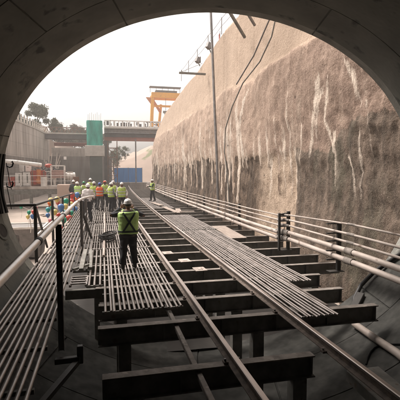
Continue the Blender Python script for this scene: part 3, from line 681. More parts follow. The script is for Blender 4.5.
# dark frame railing on the far side of the left walkway
lr = thing('frame_railing', 'dark square tube railing along the outer side of the left walkway', 'railing')
q = MB(); q.bar((-3.05, 10.85, 1.63), (-1.66, 10.85, 1.63), .07, .07); q.bar((-1.66, 10.85, 1.63), (-1.66, 25, 1.22), .055, .055); q.build('top_bar', M['black_steel'], lr, bevel=.008)
q = MB(); q.bar((-1.66, 10.9, .85), (-1.66, 25, .7), .045, .045); q.build('mid_bar', M['handrail'], lr)
for y in (10.85, 14.4, 18, 21.5, 25):
    q = MB(); q.bar((-1.66, y, -.1), (-1.66, y, 1.6 - (y - 10.85) * .029), .075, .075); q.build('post', M['black_steel'], lr, bevel=.008)
q = MB(); q.bar((-1.66, 10.95, 1.55), (-1.66, 12.9, .2), .05, .05); q.build('brace', M['black_steel'], lr)
q = MB(); q.tube([(-3.05, 10.85, 1.63), (-3.05, 10.85, -.6)], .03, 8); q.build('post', M['black_steel'], lr)

# plank, cable and rope on the walkway
b = MB()
b.tube([(-.02, 12.0, .03), (0.0, 14, .035), (.02, 17, .035), (.04, 20, .035), (.05, 24.5, .035)], .04, 10)
tag(b.build('conduit', M['pipe'], smooth=50), 'pale conduit lying lengthwise on the left tube walkway', 'conduit')
rc = MB(); rnd = random.Random(3)
for k in range(7):
    r0 = .24 + .05 * rnd.random(); ox, oy = rnd.uniform(-.06, .06), rnd.uniform(-.1, .1); tx, ty = rnd.uniform(-.25, .25), rnd.uniform(-.25, .25)
    pts = [Vector((ox + r0 * math.cos(a), oy + 1.5 * r0 * math.sin(a), .05 + .035 * k + tx * r0 * math.cos(a) + ty * r0 * math.sin(a) + .0)) for a in [2 * PI * j / 18 for j in range(19)]]
    for p in pts: p.z = max(.03, p.z)
    rc.tube(pts, .022, 6)
rc.tube([(.2, .2, .05), (.3, .7, .03), (.2, 1.3, .03), (.25, 2.2, .03)], .02, 6)
o = rc.build('cable_coil', M['rubber'], smooth=60); o.location = (.12, 14.9, 0)
tag(o, 'black cable coil dumped on the left tube walkway left of the green vest', 'cable')
b = MB(); b.box((4.98, 16.1, -.01), (.62, 3.4, .02), rot=Matrix.Rotation(R(-3), 3, 'Z'))
tag(b.build('plywood_sheet', M['wood']), 'flat pale plywood sheet right of the right walkway', 'plywood')
plk = [(4.25, 26.5, 4.2, 3, .02, 'longest pale plank lying past the right walkway'), (4.6, 25.4, 2.8, -8, .03, 'pale plank lying askew past the right walkway'), (3.95, 31.0, 3.0, 5, .05, 'pale plank lying before the lone worker by the wall'), (4.9, 24.2, .9, 84, .09, 'short plank set crosswise past the right walkway')]
for x, y, l, a, z, lb in plk:
    b = MB(); b.box((0, 0, 0), (.32, l, .04)); o = b.build('plank', M['wood'], bevel=.006); o.location = (x, y, z - .02); o.rotation_euler = (0, 0, R(a)); tag(o, lb, 'plank', 'planks past the right walkway')
for x, y, lb in ((1.9, 12.4, 'pale plate on a cross beam between the rails, farthest of three'), (2.2, 11.2, 'pale plate on a cross beam between the rails, middle one of three'), (2.38, 10.1, 'pale plate on a cross beam between the rails, nearest of three')):
    b = MB(); b.box((x, y, -.038), (.30, .40, .022), rot=Matrix.Rotation(R(3), 3, 'Z')); b.box((x, y, -.022), (.12, .2, .012))
    tag(b.build('base_plate', M['pipe'], bevel=.004), lb, 'plate', 'pale plates between the rails')

# ------------------------------------------------------------------ pipe rack on the right
px0 = 5.62
pipes = [(.36, .36, .068, 'lowest thick pipe of the pipe rack along the right wall'), (.585, .555, .066, 'second lowest thick pipe of the pipe rack'), (.79, .78, .03, 'middle thin pipe of the pipe rack'), (.985, .95, .03, 'second highest thin pipe of the pipe rack'), (1.22, 1.10, .024, 'topmost thin pipe of the pipe rack')]
for k, (z0, z1, r, lb) in enumerate(pipes):
    t = thing('service_pipe', lb, 'pipe', (0, 0, 0), 0, 'pipes on the rack')
    q = MB()
    pts = [(px0 - .24 + .02 * k, 5.0, z0 + .03), (px0 - .05 + .01 * k, 8.4, z0 + .01), (px0, 12, z1)]
    q.tube(pts, r, 12)
    y = 12.3
    while y < 62:
        e = min(62, y + 5.9); q.tube([(px0 + curve(y) - .09, y, z1 - .05), (px0 + curve((y + e) / 2) - .09, (y + e) / 2, z1 - .065), (px0 + curve(e) - .09, e, z1 - .05)], r, 12); y = e + .02
    build_each(q, 'pipe_length', M['pipe'], t, smooth=50)
    q = MB(); y = 12.3 + 5.91
    q.tube([(px0 - .01, 11.7, z1 + .0), (px0 - .06, 12.45, z1 - .03)], r * 1.35, 12)
    q.tube([(px0 - .05 + .01 * k, 8.25, z0 + .011), (px0 - .05 + .01 * k, 8.55, z0 + .008)], r * 1.3, 12)
    while y < 50:
        q.tube([(px0 + curve(y) - .09, y - .09, z1 - .05), (px0 + curve(y) - .09, y + .09, z1 - .05)], r * 1.3, 12); y += 5.92
    build_each(q, 'coupling', M['flange'], t, smooth=50)
rk = ['pipe rack frame standing at the edge of the tunnel lining', 'double pipe rack frame where the pipes are joined', 'pipe rack frame beside the plywood sheet', 'pipe rack frame beside the far end of the right walkway', 'pipe rack frame near the lone worker, the nearer one', 'pipe rack frame near the lone worker, the farther one', 'far pipe rack frame past the lone worker', 'farthest pipe rack frame along the wall']
for (y, zt), lb in zip(((9.15, 1.2), (12.05, 1.2), (16.9, 1.08), (23.4, 1.06), (28.5, 1.06), (34, 1.06), (41, 1.06), (49, 1.06)), rk):
    t = thing('rack_frame', lb, 'rack frame', (px0 + curve(y), y, 0), 0, 'pipe rack frames')
    q = MB(); q.box((.13, 0, (zt - .05) / 2), (.1, .09, zt + .05)); pst = q.build('post', M['black_steel'], t, bevel=.008)
    if 11 < y < 13:
        q = MB(); q.box((-.2, -.05, (zt - .06) / 2 - .02), (.07, .07, zt + .0)); q.build('post', M['black_steel'], t, bevel=.008)
        q = MB(); q.bar((-.2, -.05, zt - .1), (.15, 0, zt - .06), .06, .05); q.build('head_bar', M['black_steel'], t)
    q = MB()
    for (z0, z1, r, _) in pipes:
        zz = (z1 if y > 11 else z0) - r - .03 - (.05 if y > 12.2 else 0)
        q.box((-.06, 0, zz), (.34 if y > 11 else .3, .06, .03))
    build_each(q, 'rung', M['black_steel'], t)
    q = MB(); q.box((.05, 0, -.041), (.4, .2, .016)); q.build('foot_plate', M['black_steel'], pst)

# black cables and hooks on the left rim
b = MB()
for k in range(4):
    pts = []
    for j in range(22):
        a = PI * (0.945 + .115 * j / 21)
        pts.append(tp(a, TR - .12 - .1 * k, -.05 - .025 * (k % 2) - .012 * math.sin(j * .35 + k)))
    b.tube(pts, .028 if k < 2 else .02, 8)
tag(b.build('cable_bundle', M['rubber'], smooth=60), 'thick black cables clipped up the left edge of the tunnel mouth', 'cables')
for a, lb in ((.972, 'upper black cable hook on the left edge of the tunnel mouth'), (1.012, 'lower black cable hook on the left edge of the tunnel mouth')):
    p = tp(PI * a, TR - .05, -.1); b = MB()
    v = [Vector((0, 0, .08)), Vector((.1, 0, .03)), Vector((.19, 0, .06)), Vector((.23, 0, .17)), Vector((.20, 0, .25)), Vector((.16, 0, .20))]
    b.tube([p + q for q in [u_ * .65 for u_ in v]], [.014, .017, .02, .02, .016, .008], 8); b.tube([p + Vector((0, 0, .12)), p + Vector((.05, 0, -.2)), p + Vector((.09, .02, -.5))], .009, 6)
    tag(b.build('cable_hook', M['rubber'], smooth=60), lb, 'hook', 'cable hooks')

# rubble and hoses on the right lining
b = MB(); b.tube([tp(PI * 1.735, 8.7, -.06), tp(PI * 1.755, 9.2, -.10), tp(PI * 1.78, 9.45, -.12), tp(PI * 1.81, 9.5, -.10), tp(PI * 1.84, 9.35, -.06), tp(PI * 1.87, 9.0, -.06)], .05, 10)
tag(b.build('rubber_hose', M['rubber'], smooth=60), 'black hose lying over the pale right edge of the tunnel lining', 'hose')
b = MB(); b.bar(tp(PI * 1.768, 9.2, -.08), tp(PI * 1.735, 8.75, -.10), .16, .1); tag(b.build('steel_offcut', M['black_steel'], bevel=.01), 'dark steel offcut lying on the right of the lining by the walkway tip', 'offcut')
b = MB(); b.tube([tp(PI * 1.725, 8.3, -.075), tp(PI * 1.732, 7.4, -.07), tp(PI * 1.738, 6.75, -.07), tp(PI * 1.745, 5.2, -.07)], .07, 12); tag(b.build('drain_pipe', M['pipe'], smooth=50), 'grey pipe lying along the right side of the tunnel floor', 'pipe')
b = MB(); pts = [tp(PI * (1.70 + .075 * k / 10), 7.0 + .3 * math.sin(k * .5), -.02) for k in range(11)]
b.tube(pts, .016, 6); tag(b.build('thin_cable', M['rubber'], smooth=60), 'thin dark cable across the right of the tunnel floor', 'cable')
gp = thing('grout_plug', 'round recessed plug in the lining at the left edge of the view', 'plug')
c = tp(PI * 1.091, 9.1, -.012); u = tn; v = (tp(PI * 1.10, 9.1) - tp(PI * 1.08, 9.1)).normalized(); nn = u.cross(v).normalized()
q = MB(); rings = []
for r_, d_ in ((.23, -.004), (.22, .012), (.17, .012), (.16, -.0)): rings.append([c + (u * math.cos(2 * PI * k / 28) + v * math.sin(2 * PI * k / 28)) * r_ - nn * d_ * (1 if nn.dot(Vector((1, 0, 0))) < 0 else -1) for k in range(28)])
q.loft(rings, cap=False); q.build('collar', M['lining'], gp, smooth=40)
q = MB(); q.add([c + (u * math.cos(2 * PI * k / 28) + v * math.sin(2 * PI * k / 28)) * .165 for k in range(28)], [tuple(range(28))]); q.build('plug', M['slab'], gp)

# ------------------------------------------------------------------ left side: wall, bridge, pier, plant
lw = thing('pit_wall', 'grey concrete pit wall on the left behind the machines', 'wall')
path = [(-8.7, 73.5), (-9.2, 62), (-10.4, 50), (-12.1, 38), (-14.2, 26), (-15.0, 10), (-15.3, 2)]
def wallstrip(z0, z1, off, m, nm):
    b = MB(); n = 6; P = []
    dense = []
    for i in range(len(path) - 1):
        for k in range(n): dense.append(Vector((*path[i], 0)).lerp(Vector((*path[i + 1], 0)), k / n))
    dense.append(Vector((*path[-1], 0)))
    rings = [[p + Vector((off, 0, z0)), p + Vector((off, 0, z1)), p + Vector((-1.2, 0, z1)), p + Vector((-1.2, 0, z0))] for p in dense]
    b.loft(rings); return b.build(nm, m, lw)
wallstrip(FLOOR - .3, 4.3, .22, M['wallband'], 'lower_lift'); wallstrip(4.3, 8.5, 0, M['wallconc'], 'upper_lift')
wallstrip(8.5, 8.72, .1, M['paleconc'], 'coping')
sfn = thing('stake_fence', 'row of pale upright stakes along the top of the left pit wall', 'fence')
q = MB(); q2 = MB()
P0 = [Vector((*p, 8.72)) for p in path[:5]]
tot = []
for i in range(4):
    for k in range(9): tot.append(P0[i].lerp(P0[i + 1], k / 9))
for p in tot: q.box(p + Vector((-.3, 0, .55)), (.16, .16, 1.1))
build_each(q, 'stake', M['paleconc'], sfn)
for a, c in zip(tot[:-1], tot[1:]): q2.bar(a + Vector((-.3, 0, .8)), c + Vector((-.3, 0, .8)), .05, .06)
q2.build('wire', M['greysteel'], sfn)

# end wall of the pit
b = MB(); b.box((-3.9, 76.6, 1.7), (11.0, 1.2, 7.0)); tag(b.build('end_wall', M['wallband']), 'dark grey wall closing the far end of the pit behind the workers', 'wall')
pv = thing('parapet', 'pale parapet with upright ribs on top of the dark end wall', 'parapet')
q = MB(); q.box((-4.9, 76.3, 5.95), (7.6, .3, 1.5)); q.build('panel', M['paleconc'], pv)
q = MB()
for k in range(15): q.box((-8.3 + k * .5, 76.1, 5.9), (.12, .12, 1.4))
build_each(q, 'rib', M['wallconc'], pv)

# bridge
br = thing('footbridge', 'long steel bridge of grey and red girders crossing the far end of the pit', 'bridge', (0, 70, 0))
q = MB(); q.box((-5.6, 0, 8.1), (6.7, 1.6, .75)); q.build('girder', M['girder'], br, bevel=.03)
q = MB(); q.box((-5.6, .3, 8.6), (6.9, 2.4, .22)); q.box((5.0, .3, 9.62), (9.4, 2.6, .2)); q.build('deck', M['paleconc'], br)
q = MB(); q.box((-4.6, 2.2, 7.05), (6.4, .5, .55)); q.box((5.0, -.2, 7.9), (9.4, .7, .62)); q.build('girder', M['redgirder'], br, bevel=.03)
q = MB(); q.box((5.0, -.1, 8.52), (9.4, .5, .56)); q.box((5.0, -.35, 8.84), (9.4, .9, .07)); q.box((5.0, -.35, 8.23), (9.4, .9, .07)); q.build('girder', M['girder'], br)
q = MB(); q.box((5.0, -.4, 9.22), (9.4, .35, .56)); q.build('fascia', M['greysteel'], br)
q = MB(); q.box((5.0, -.2, 9.42), (9.4, .3, .12)); q.build('kerb', M['paleconc'], br)
# openwork hoarding on the right span: white panels over a dark frame
q = MB(); q2 = MB(); rnd = random.Random(11); x = .3
q.box((5.0, -.5, 9.86), (9.4, .1, .24)); q.box((5.0, -.5, 10.86), (9.4, .1, .16))
while x < 9.6:
    wv = rnd.uniform(.18, .55); q.box((x + wv / 2, -.5, 10.36), (wv * .55, .08, .86)); x += wv + rnd.uniform(.12, .5)
q.build('railing', M['white'], br)
x = .4
while x < 9.4:
    if rnd.random() < .72: q2.box((x, -.3, 10.3 + rnd.uniform(-.1, .2)), (rnd.uniform(.15, .4), .06, rnd.uniform(.35, .8)))
    x += rnd.uniform(.35, .6)
q2.box((8.3, -.36, 10.75), (2.4, .05, .1)); q2.box((8.3, -.36, 10.0), (2.4, .05, .12)); q2.build('railing', M['girder'], br)
q = MB()
for k in range(9):
    x = -9.0 + k * .78
    q.bar((x, -.7, 8.72), (x + .39, -.7, 9.5), .09, .09); q.bar((x + .39, -.7, 9.5), (x + .78, -.7, 8.72), .09, .09)
q.box((-5.6, -.7, 9.55), (7, .1, .1)); q.build('lattice_railing', M['rust'], br)
# pier
pr = thing('bridge_pier', 'bridge pier with a pale cap and dark damp shaft wrapped in green net above', 'pier', (-1.2, 68.0, 0))
q = MB(); q.box((0, 0, 5.78), (3.0, 2.2, 1.7)); q.build('cap', M['paleconc'], pr, bevel=.05)
q = MB(); q.box((.15, 0, 1.55), (1.9, 1.6, 6.74)); q.build('shaft', M['darkgreen'], pr, bevel=.05)
q = MB(); rings = []
for i in range(15):
    z = 6.64 + 3.9 * i / 14; ring = []
    for k in range(28):
        a = 2 * PI * k / 28; c, s_ = math.cos(a), math.sin(a); m_ = max(abs(c), abs(s_))
        e = 1 + .06 * nz3(k * 1.3, i * .8, 0) - (.03 if i % 4 == 2 else 0)
        ring.append(Vector((1.22 * c / m_ * e * (1 if m_ > 0 else 1), .9 * s_ / m_ * e, z)))
    rings.append(ring)
q.loft(rings); q.build('green_net', M['green_net'], pr, smooth=40)
q = MB()
for k in range(8): q.tube([(-1.0 + k * .28, .2 * (-1) ** k, 10.4), (-1.0 + k * .28 + .04, .2 * (-1) ** k, 11.6 + .15 * (k % 3))], .02, 5)
build_each(q, 'rebar', M['rust'], pr)
st = thing('scaffold_tower', 'rusty lattice scaffold tower under the bridge beside the pier', 'scaffold', (1.55, 69, 0))
q = MB()
for sx in (-.75, .75):
    for sy in (-.6, .6): q.bar((sx, sy, FLOOR), (sx, sy, 7.5), .1, .1)
build_each(q, 'standard', M['rust'], st)
q = MB()
for i in range(6):
    z = FLOOR + .6 + i * 1.5
    for sy in (-.6, .6):
        q.bar((-.75, sy, z), (.75, sy, z), .08, .08)
        if z + 1.5 < 7.6: q.bar((-.75, sy, z), (.75, sy, z + 1.5), .06, .06); q.bar((.75, sy, z), (-.75, sy, z + 1.5), .06, .06)
    for sx in (-.75, .75): q.bar((sx, -.6, z), (sx, .6, z), .08, .08)
q.build('brace', M['rust'], st)
q = MB(); q.box((-.95, .8, 3), (.8, .6, 9.2)); q.build('panel', M['girder'], st)
b = MB(); b.tube([(5.35, 69.2, FLOOR + .1), (5.35, 69.2, 7.9)], .11, 8); tag(b.build('steel_post', M['greysteel'], smooth=50), 'thin grey post under the right span of the bridge', 'post')
# blue hoarding
bf = thing('blue_hoarding', 'blue sheet hoarding at the far end of the track', 'hoarding', (4.2, 74, 0))
for k in range(2):
    q = MB(); n = 24; x0 = -2.25 + k * 2.45
    for i in range(n):
        xa = x0 + 2.38 * i / n; q.box((xa + .05, -.02 * (i % 2), 1.9), (.1, .04, 2.55))
    q.build('sheet', M['bluefence'], bf)
q = MB()
for k in range(3): q.box((-2.28 + k * 2.45, .12, 1.6), (.09, .09, 3.3))
build_each(q, 'post', M['greysteel'], bf)
b = MB(); b.box((4.0, 75.2, -.6), (8.4, 3.4, 2.4)); tag(b.build('concrete_bench', M['wallband'], bevel=.05), 'low concrete step the blue hoarding stands on', 'concrete block')

# gantry crane beyond the wall
gc = thing('gantry_crane', 'yellow gantry crane towering behind the brown wall', 'crane', (12, 100, 10.4))
q = MB(); q.bar((-.6, 0, 0), (-.1, 0, 10.4), .75, .8, up=(0, 1, 0)); q.build('leg', M['yellow'], gc, bevel=.04)
q = MB(); q.bar((1.4, 3, 0), (2.3, 3, 8.8), .6, .7, up=(0, 1, 0)); q.build('leg', M['yellow'], gc, bevel=.04)
q = MB(); q.bar((6.2, 0, 0), (5.8, 0, 10.4), .75, .8, up=(0, 1, 0)); q.build('leg', M['yellow'], gc, bevel=.04)
q = MB(); q.box((3.4, 0, 10.5), (7.6, 1.1, 1.25)); q.box((3.4, 2.6, 10.3), (7.6, .9, .9)); q.build('girder', M['yellow'], gc, bevel=.05)
q = MB(); q.box((3.6, 1, 8.1), (6.4, .5, .45)); q.bar((-.4, 0, 3.6), (1.7, 2.6, 3.6), .25, .3); q.build('cross_tie', M['yellow'], gc)
q = MB(); q.add([(-1.7, -.3, 9.9), (.4, -.3, 9.9), (.2, -.3, 7.4), (-1.7, .3, 9.9), (.4, .3, 9.9), (.2, .3, 7.4)], [(0, 1, 2), (5, 4, 3), (0, 3, 4, 1), (1, 4, 5, 2), (2, 5, 3, 0)])
q.bar((.1, 1.5, 9.6), (2.2, 2.9, 6.8), .5, .4); q.build('gusset', M['orange'], gc)
q = MB(); q.box((3.0, .5, 12.5), (7.6, 1.6, .22)); q.box((3.2, .5, 11.42), (5.2, 1.8, .5)); q.build('trolley_deck', M['girder'], gc)
q = MB()
for k in range(6): q.tube([(-.6 + k * 1.45, .5, 11.2), (-.6 + k * 1.45, .5, 12.4)], .05, 5)
build_each(q, 'rail_post', M['girder'], gc)
q = MB(); q.tube([(3.2, 1, 10), (3.2, 1, 7.1)], .05, 6); q.build('hoist_rope', M['girder'], gc)
q = MB(); q.box((3.2, 1, 6.7), (1.3, .5, .55)); q.box((3.2, 1, 6.2), (.6, .4, .6)); hkb = q.build('hook_block', M['dark_steel'], gc); q = MB(); q.tube([(3.2, 1, 6.0), (3.25, 1, 4.4), (3.1, 1, 3.6), (3.4, 1, 3.0), (3.7, 1, 3.3)], .08, 6); q.build('hook', M['dark_steel'], hkb)
q = MB(); q.box((6.9, .2, 9.6), (.9, .9, 1.5)); q.build('cab', M['yellow'], gc, bevel=.05)

# plant platform and machines on the left
PX, PY, PZ = -6.6, 42.6, 1.1
pf = thing('plant_platform', 'long steel platform carrying the white and red machines on the left', 'platform', (PX, PY, 0))
q = MB(); q.box((0, 0, PZ - .14), (7.4, 3.2, .28)); q.build('deck', M['wallconc'], pf, bevel=.02)
q = MB(); q.box((0, -1.55, PZ - .52), (7.2, .22, .46)); q.box((0, 1.5, PZ - .52), (7.2, .22, .46)); build_each(q, 'beam', M['dark_steel'], pf)
for k in range(5):
    q = MB(); q.box((-3.3 + k * 1.65, -1.5, (PZ - .75 + FLOOR) / 2 + .2), (.26, .26, PZ - .75 - FLOOR + .4)); q.build('leg', M['dark_steel'], pf)
b = MB(); b.tube([(-10.2, 41.6, 3.5), (-8.1, 41.6, 3.4), (-5.9, 41.6, 3.12), (-5.75, 41.7, 3.1)], .2, 14); tag(b.build('vent_duct', M['white'], smooth=50), 'long white tube running above the machines on the left', 'duct')
for xx in (-8.9, -7.0, -6.0):
    pass
ds = thing('duct_stand', 'grey stand frame holding the long white tube', 'stand', (-7.2, 41.6, PZ))
q = MB()
for xx in (-1.6, .0, 1.2): q.bar((xx, .1, 0), (xx, .1, 2.05 - (xx + 1.6) * .06), .09, .09)
q.bar((-1.6, .1, 1.2), (1.2, .1, 1.2), .07, .07); q.build('frame', M['greysteel'], ds)
def cabinet(x, y, w_, d, h, lb):
    t = thing('control_cabinet', lb, 'cabinet', (x, y, PZ), 0, 'white cabinets on the platform')
    q = MB(); q.box((0, 0, h / 2 + .05), (w_, d, h)); bd = q.build('body', M['white'], t, bevel=.02)
    q = MB(); q.box((w_ * .12, -d / 2 - .012, h / 2 + .1), (w_ * .2, .03, h * .62)); q.build('door_slot', M['dark_steel'], bd)
    q = MB(); q.box((0, 0, .025), (w_ + .06, d + .04, .05)); q.box((0, 0, h + .07), (w_ + .08, d + .08, .04)); q.build('trim', M['greysteel'], t)
cabinet(-7.72, 41.7, .58, .6, 1.25, 'white cabinet at the left end of the platform'); cabinet(-7.02, 41.7, .62, .6, 1.3, 'white cabinet with a dark slot, next to the red machine')
rm = thing('grout_machine', 'red and orange machine standing on the platform', 'machine', (-6.0, 41.9, PZ))
q = MB(); q.box((0, 0, .75), (1.25, .9, 1.5)); q.build('body', M['red'], rm, bevel=.04)
q = MB(); q.tube([(.08, -.52, .55), (.08, -.52, 1.6)], .2, 12); q.ell((.08, -.55, .5), (.3, .2, .3)); tnk = q.build('tank', M['orange'], rm, smooth=50)
q = MB(); q.box((-.5, -.47, .8), (.12, .06, 1.3)); q.box((.52, -.47, .8), (.12, .06, 1.3)); q.box((0, -.47, .1), (1.2, .06, .1)); q.build('frame', M['rust'], rm)
q = MB(); q.ell((.1, -.6, .62), (.16, .1, .14)); q.build('gauge', M['white'], tnk, smooth=50)
gf = thing('pump_unit', 'grey open pump frame between the red machine and the pink skid', 'pump', (-5.0, 42, PZ))
q = MB()
for sx in (-.42, .42):
    for sy in (-.4, .4): q.bar((sx, sy, 0), (sx, sy, 1.45), .08, .08)
for z in (.05, .7, 1.42):
    for sy in (-.4, .4): q.bar((-.42, sy, z), (.42, sy, z), .07, .07)
q.build('frame', M['white'], gf)
q = MB(); q.tube([(-.3, 0, .35), (.3, 0, .35)], .24, 12); q.tube([(0, 0, .6), (0, 0, 1.2)], .12, 10); q.build('pump', M['greysteel'], gf, smooth=50)
q = MB(); q.tube([(-.5, -.3, 1.2), (-.35, -.35, 1.5), (0, -.35, 1.55), (.3, -.3, 1.3)], .06, 8); q.build('hose', M['rubber'], gf, smooth=50)
sk_ = thing('pump_skid', 'pinkish slatted skid box raised on white legs', 'skid', (-4.2, 41.6, PZ))
q = MB()
for k in range(5): q.box((0, 0, .88 + k * .15), (1.25, .9, .1))
q.box((0, 0, 1.15), (1.15, .8, .75)); q.build('slatted_box', M['pink'], sk_)
q = MB()
for sx in (-.6, .6):
    for sy in (-.42, .42): q.bar((sx, sy, 0), (sx, sy, 1.95), .09, .09)
q.bar((-.6, -.42, 1.95), (.6, -.42, 1.95), .09, .09); q.bar((-.6, .42, 1.95), (.6, .42, 1.95), .09, .09); q.bar((-.6, -.42, .05), (.6, -.42, .05), .12, .1); q.build('frame', M['white'], sk_)
q = MB(); q.ell((-.85, 0, 1.95), (.35, .3, .2)); q.build('cover', M['red'], sk_, smooth=60)
tk = thing('water_tank', 'whitish ribbed tank at the right end of the platform', 'tank', (-3.15, 42.2, PZ - .02))
q = MB(); q.tube([(-.5, 0, .95), (-.45, 0, .95), (.45, 0, .95), (.5, 0, .95)], [.3, .38, .38, .3], 16); q.build('shell', M['white'], tk, smooth=40)
q = MB()
for xx in (-.3, 0, .3): q.tube([(xx - .03, 0, .95), (xx + .03, 0, .95)], .40, 16)
q.box((0, 0, 1.36), (.5, .3, .12)); q.build('rib', M['paleconc'], tk)
q = MB()
for xx in (-.35, .35): q.box((xx, 0, .3), (.1, .6, .6))
build_each(q, 'saddle', M['greysteel'], tk)
la = thing('pipe_bundle', 'loose bundle of thin grey tubes leaning up behind the pink skid', 'tubes', (-5.0, 43.3, PZ))
q = MB(); rnd = random.Random(5)
for k in range(9): q.tube([(rnd.uniform(-.4, .4), 0, 0), (rnd.uniform(-.7, 1.0), .2, rnd.uniform(2.4, 3.3))], .035, 6)
build_each(q, 'tube', M['paleconc'], la)
b = MB(); b.box((-3.25, 40.0, .15), (1.7, 1.3, 2.3)); tag(b.build('concrete_block', mat('pinkish concrete', (.56, .42, .35), (.44, .33, .27), 1.2, .9, bump=.3), bevel=.04), 'pinkish concrete block in front of the plant platform', 'concrete block')
# clutter on the platform
def drum(x, y, m, lb):
    t = thing('oil_drum', lb, 'drum', (x, y, PZ), 0, 'drums on the platform')
    q = MB(); q.tube([(0, 0, 0), (0, 0, .88)], .29, 16); q.build('shell', M[m], t, smooth=40)
    q = MB()
    for z in (.02, .3, .6, .87): q.tube([(0, 0, z - .02), (0, 0, z + .02)], .305, 16)
    q.build('hoop', M[m], t, smooth=40)
drum(-5.45, 41.3, 'white', 'white drum between the red machine and the pump frame'); drum(-8.35, 41.5, 'red', 'red drum at the left end of the platform'); drum(-2.55, 41.3, 'rust', 'rusty drum at the right end of the platform')
pr_ = thing('platform_railing', 'thin white railing along the front of the plant platform', 'railing', (PX, 41.05, PZ))
for k in range(9):
    q = MB(); q.tube([(-3.6 + k * .9, 0, 0), (-3.6 + k * .9, 0, 1.0)], .025, 6); q.build('post', M['white'], pr_)
q = MB(); q.tube([(-3.6, 0, 1.0), (3.6, 0, 1.0)], .025, 6); q.tube([(-3.6, 0, .5), (3.6, 0, .5)], .02, 6); build_each(q, 'rail', M['white'], pr_)
hp_ = thing('silo', 'small white hopper on legs behind the white cabinets', 'hopper', (-7.4, 43.2, PZ))
q = MB(); q.tube([(0, 0, .7), (0, 0, 1.2), (0, 0, 2.1), (0, 0, 2.2)], [.12, .55, .55, .4], 14); q.build('vessel', M['white'], hp_, smooth=40)
for k in range(4):
    a_ = PI / 4 + k * PI / 2; q = MB(); q.bar((.45 * math.cos(a_), .45 * math.sin(a_), 0), (.45 * math.cos(a_), .45 * math.sin(a_), 1.3), .07, .07); q.build('leg', M['greysteel'], hp_)
ht = thing('hose_loops', 'looped dark hoses hanging behind the red machine', 'hoses', (-5.6, 43.0, PZ))
q = MB()
for k in range(4): q.tube([(-1.2 + k * .3, 0, 1.6 + .1 * k), (-.8 + k * .3, -.2, 1.1), (-.3 + k * .3, -.1, 1.5), (.2 + k * .4, 0, 1.9 - .1 * k), (.7 + .3 * k, 0, 1.2)], .045, 6)
build_each(q, 'hose', M['rubber'], ht, smooth=60)
vl = thing('mast', 'thin grey mast with a cross arm standing behind the pink skid', 'mast', (-4.3, 43.6, PZ))
q = MB(); q.tube([(0, 0, 0), (0, 0, 3.2)], .05, 8); q.bar((-.5, 0, 2.7), (.6, 0, 2.9), .06, .06); q.build('pole', M['greysteel'], vl)
q = MB(); q.box((.6, -.05, 2.75), (.25, .15, .3)); q.build('lamp', M['white'], vl)
for k, (x, y, r_, lb) in enumerate(((-8.6, 37.2, 0, 'rusty sheet lying on the pale ground by the platform'), (-6.4, 36.4, 25, 'broken board lying on the pale ground below the red machine'), (-4.9, 35.4, 70, 'short board lying on the pale ground nearest the trestle'))):
    b = MB(); b.box((0, 0, 0), (1.4 - .3 * k, .6, .07)); b.box((.1, .1, .07), (.8, .12, .07)); o = b.build('scrap_board', M['rust'] if k == 0 else M['wood'], bevel=.01); o.location = (x, y, FLOOR + .80 - .08 * k); o.rotation_euler = (.02, .03, R(r_)); tag(o, lb, 'board', 'boards on the ground')
# yellow-grey bin left of the walkway
bn = thing('skip_bin', 'grey steel bin behind the dark frame railing on the left', 'bin', (-4.0, 21.5, FLOOR + .1))
q = MB(); q.add([(-1, -.7, 0), (1, -.7, 0), (1, .7, 0), (-1, .7, 0), (-1.15, -.85, 1.45), (1.15, -.85, 1.45), (1.15, .85, 1.45), (-1.15, .85, 1.45)], [(3, 2, 1, 0), (0, 1, 5, 4), (1, 2, 6, 5), (2, 3, 7, 6), (3, 0, 4, 7), (4, 5, 6, 7)]); q.build('body', M['greysteel'], bn, bevel=.02)
q = MB(); q.box((0, -.86, 1.45), (2.4, .08, .1)); q.box((0, .86, 1.45), (2.4, .08, .1)); q.box((1.16, 0, 1.45), (.08, 1.64, .1)); q.box((-1.16, 0, 1.45), (.08, 1.64, .1)); q.build('rim', M['white'], bn)
q = MB(); q.box((-.3, -.84, .95), (.75, .05, .3), rot=Matrix.Rotation(R(-6), 3, 'X')); q.build('plate', M['girder'], bn)

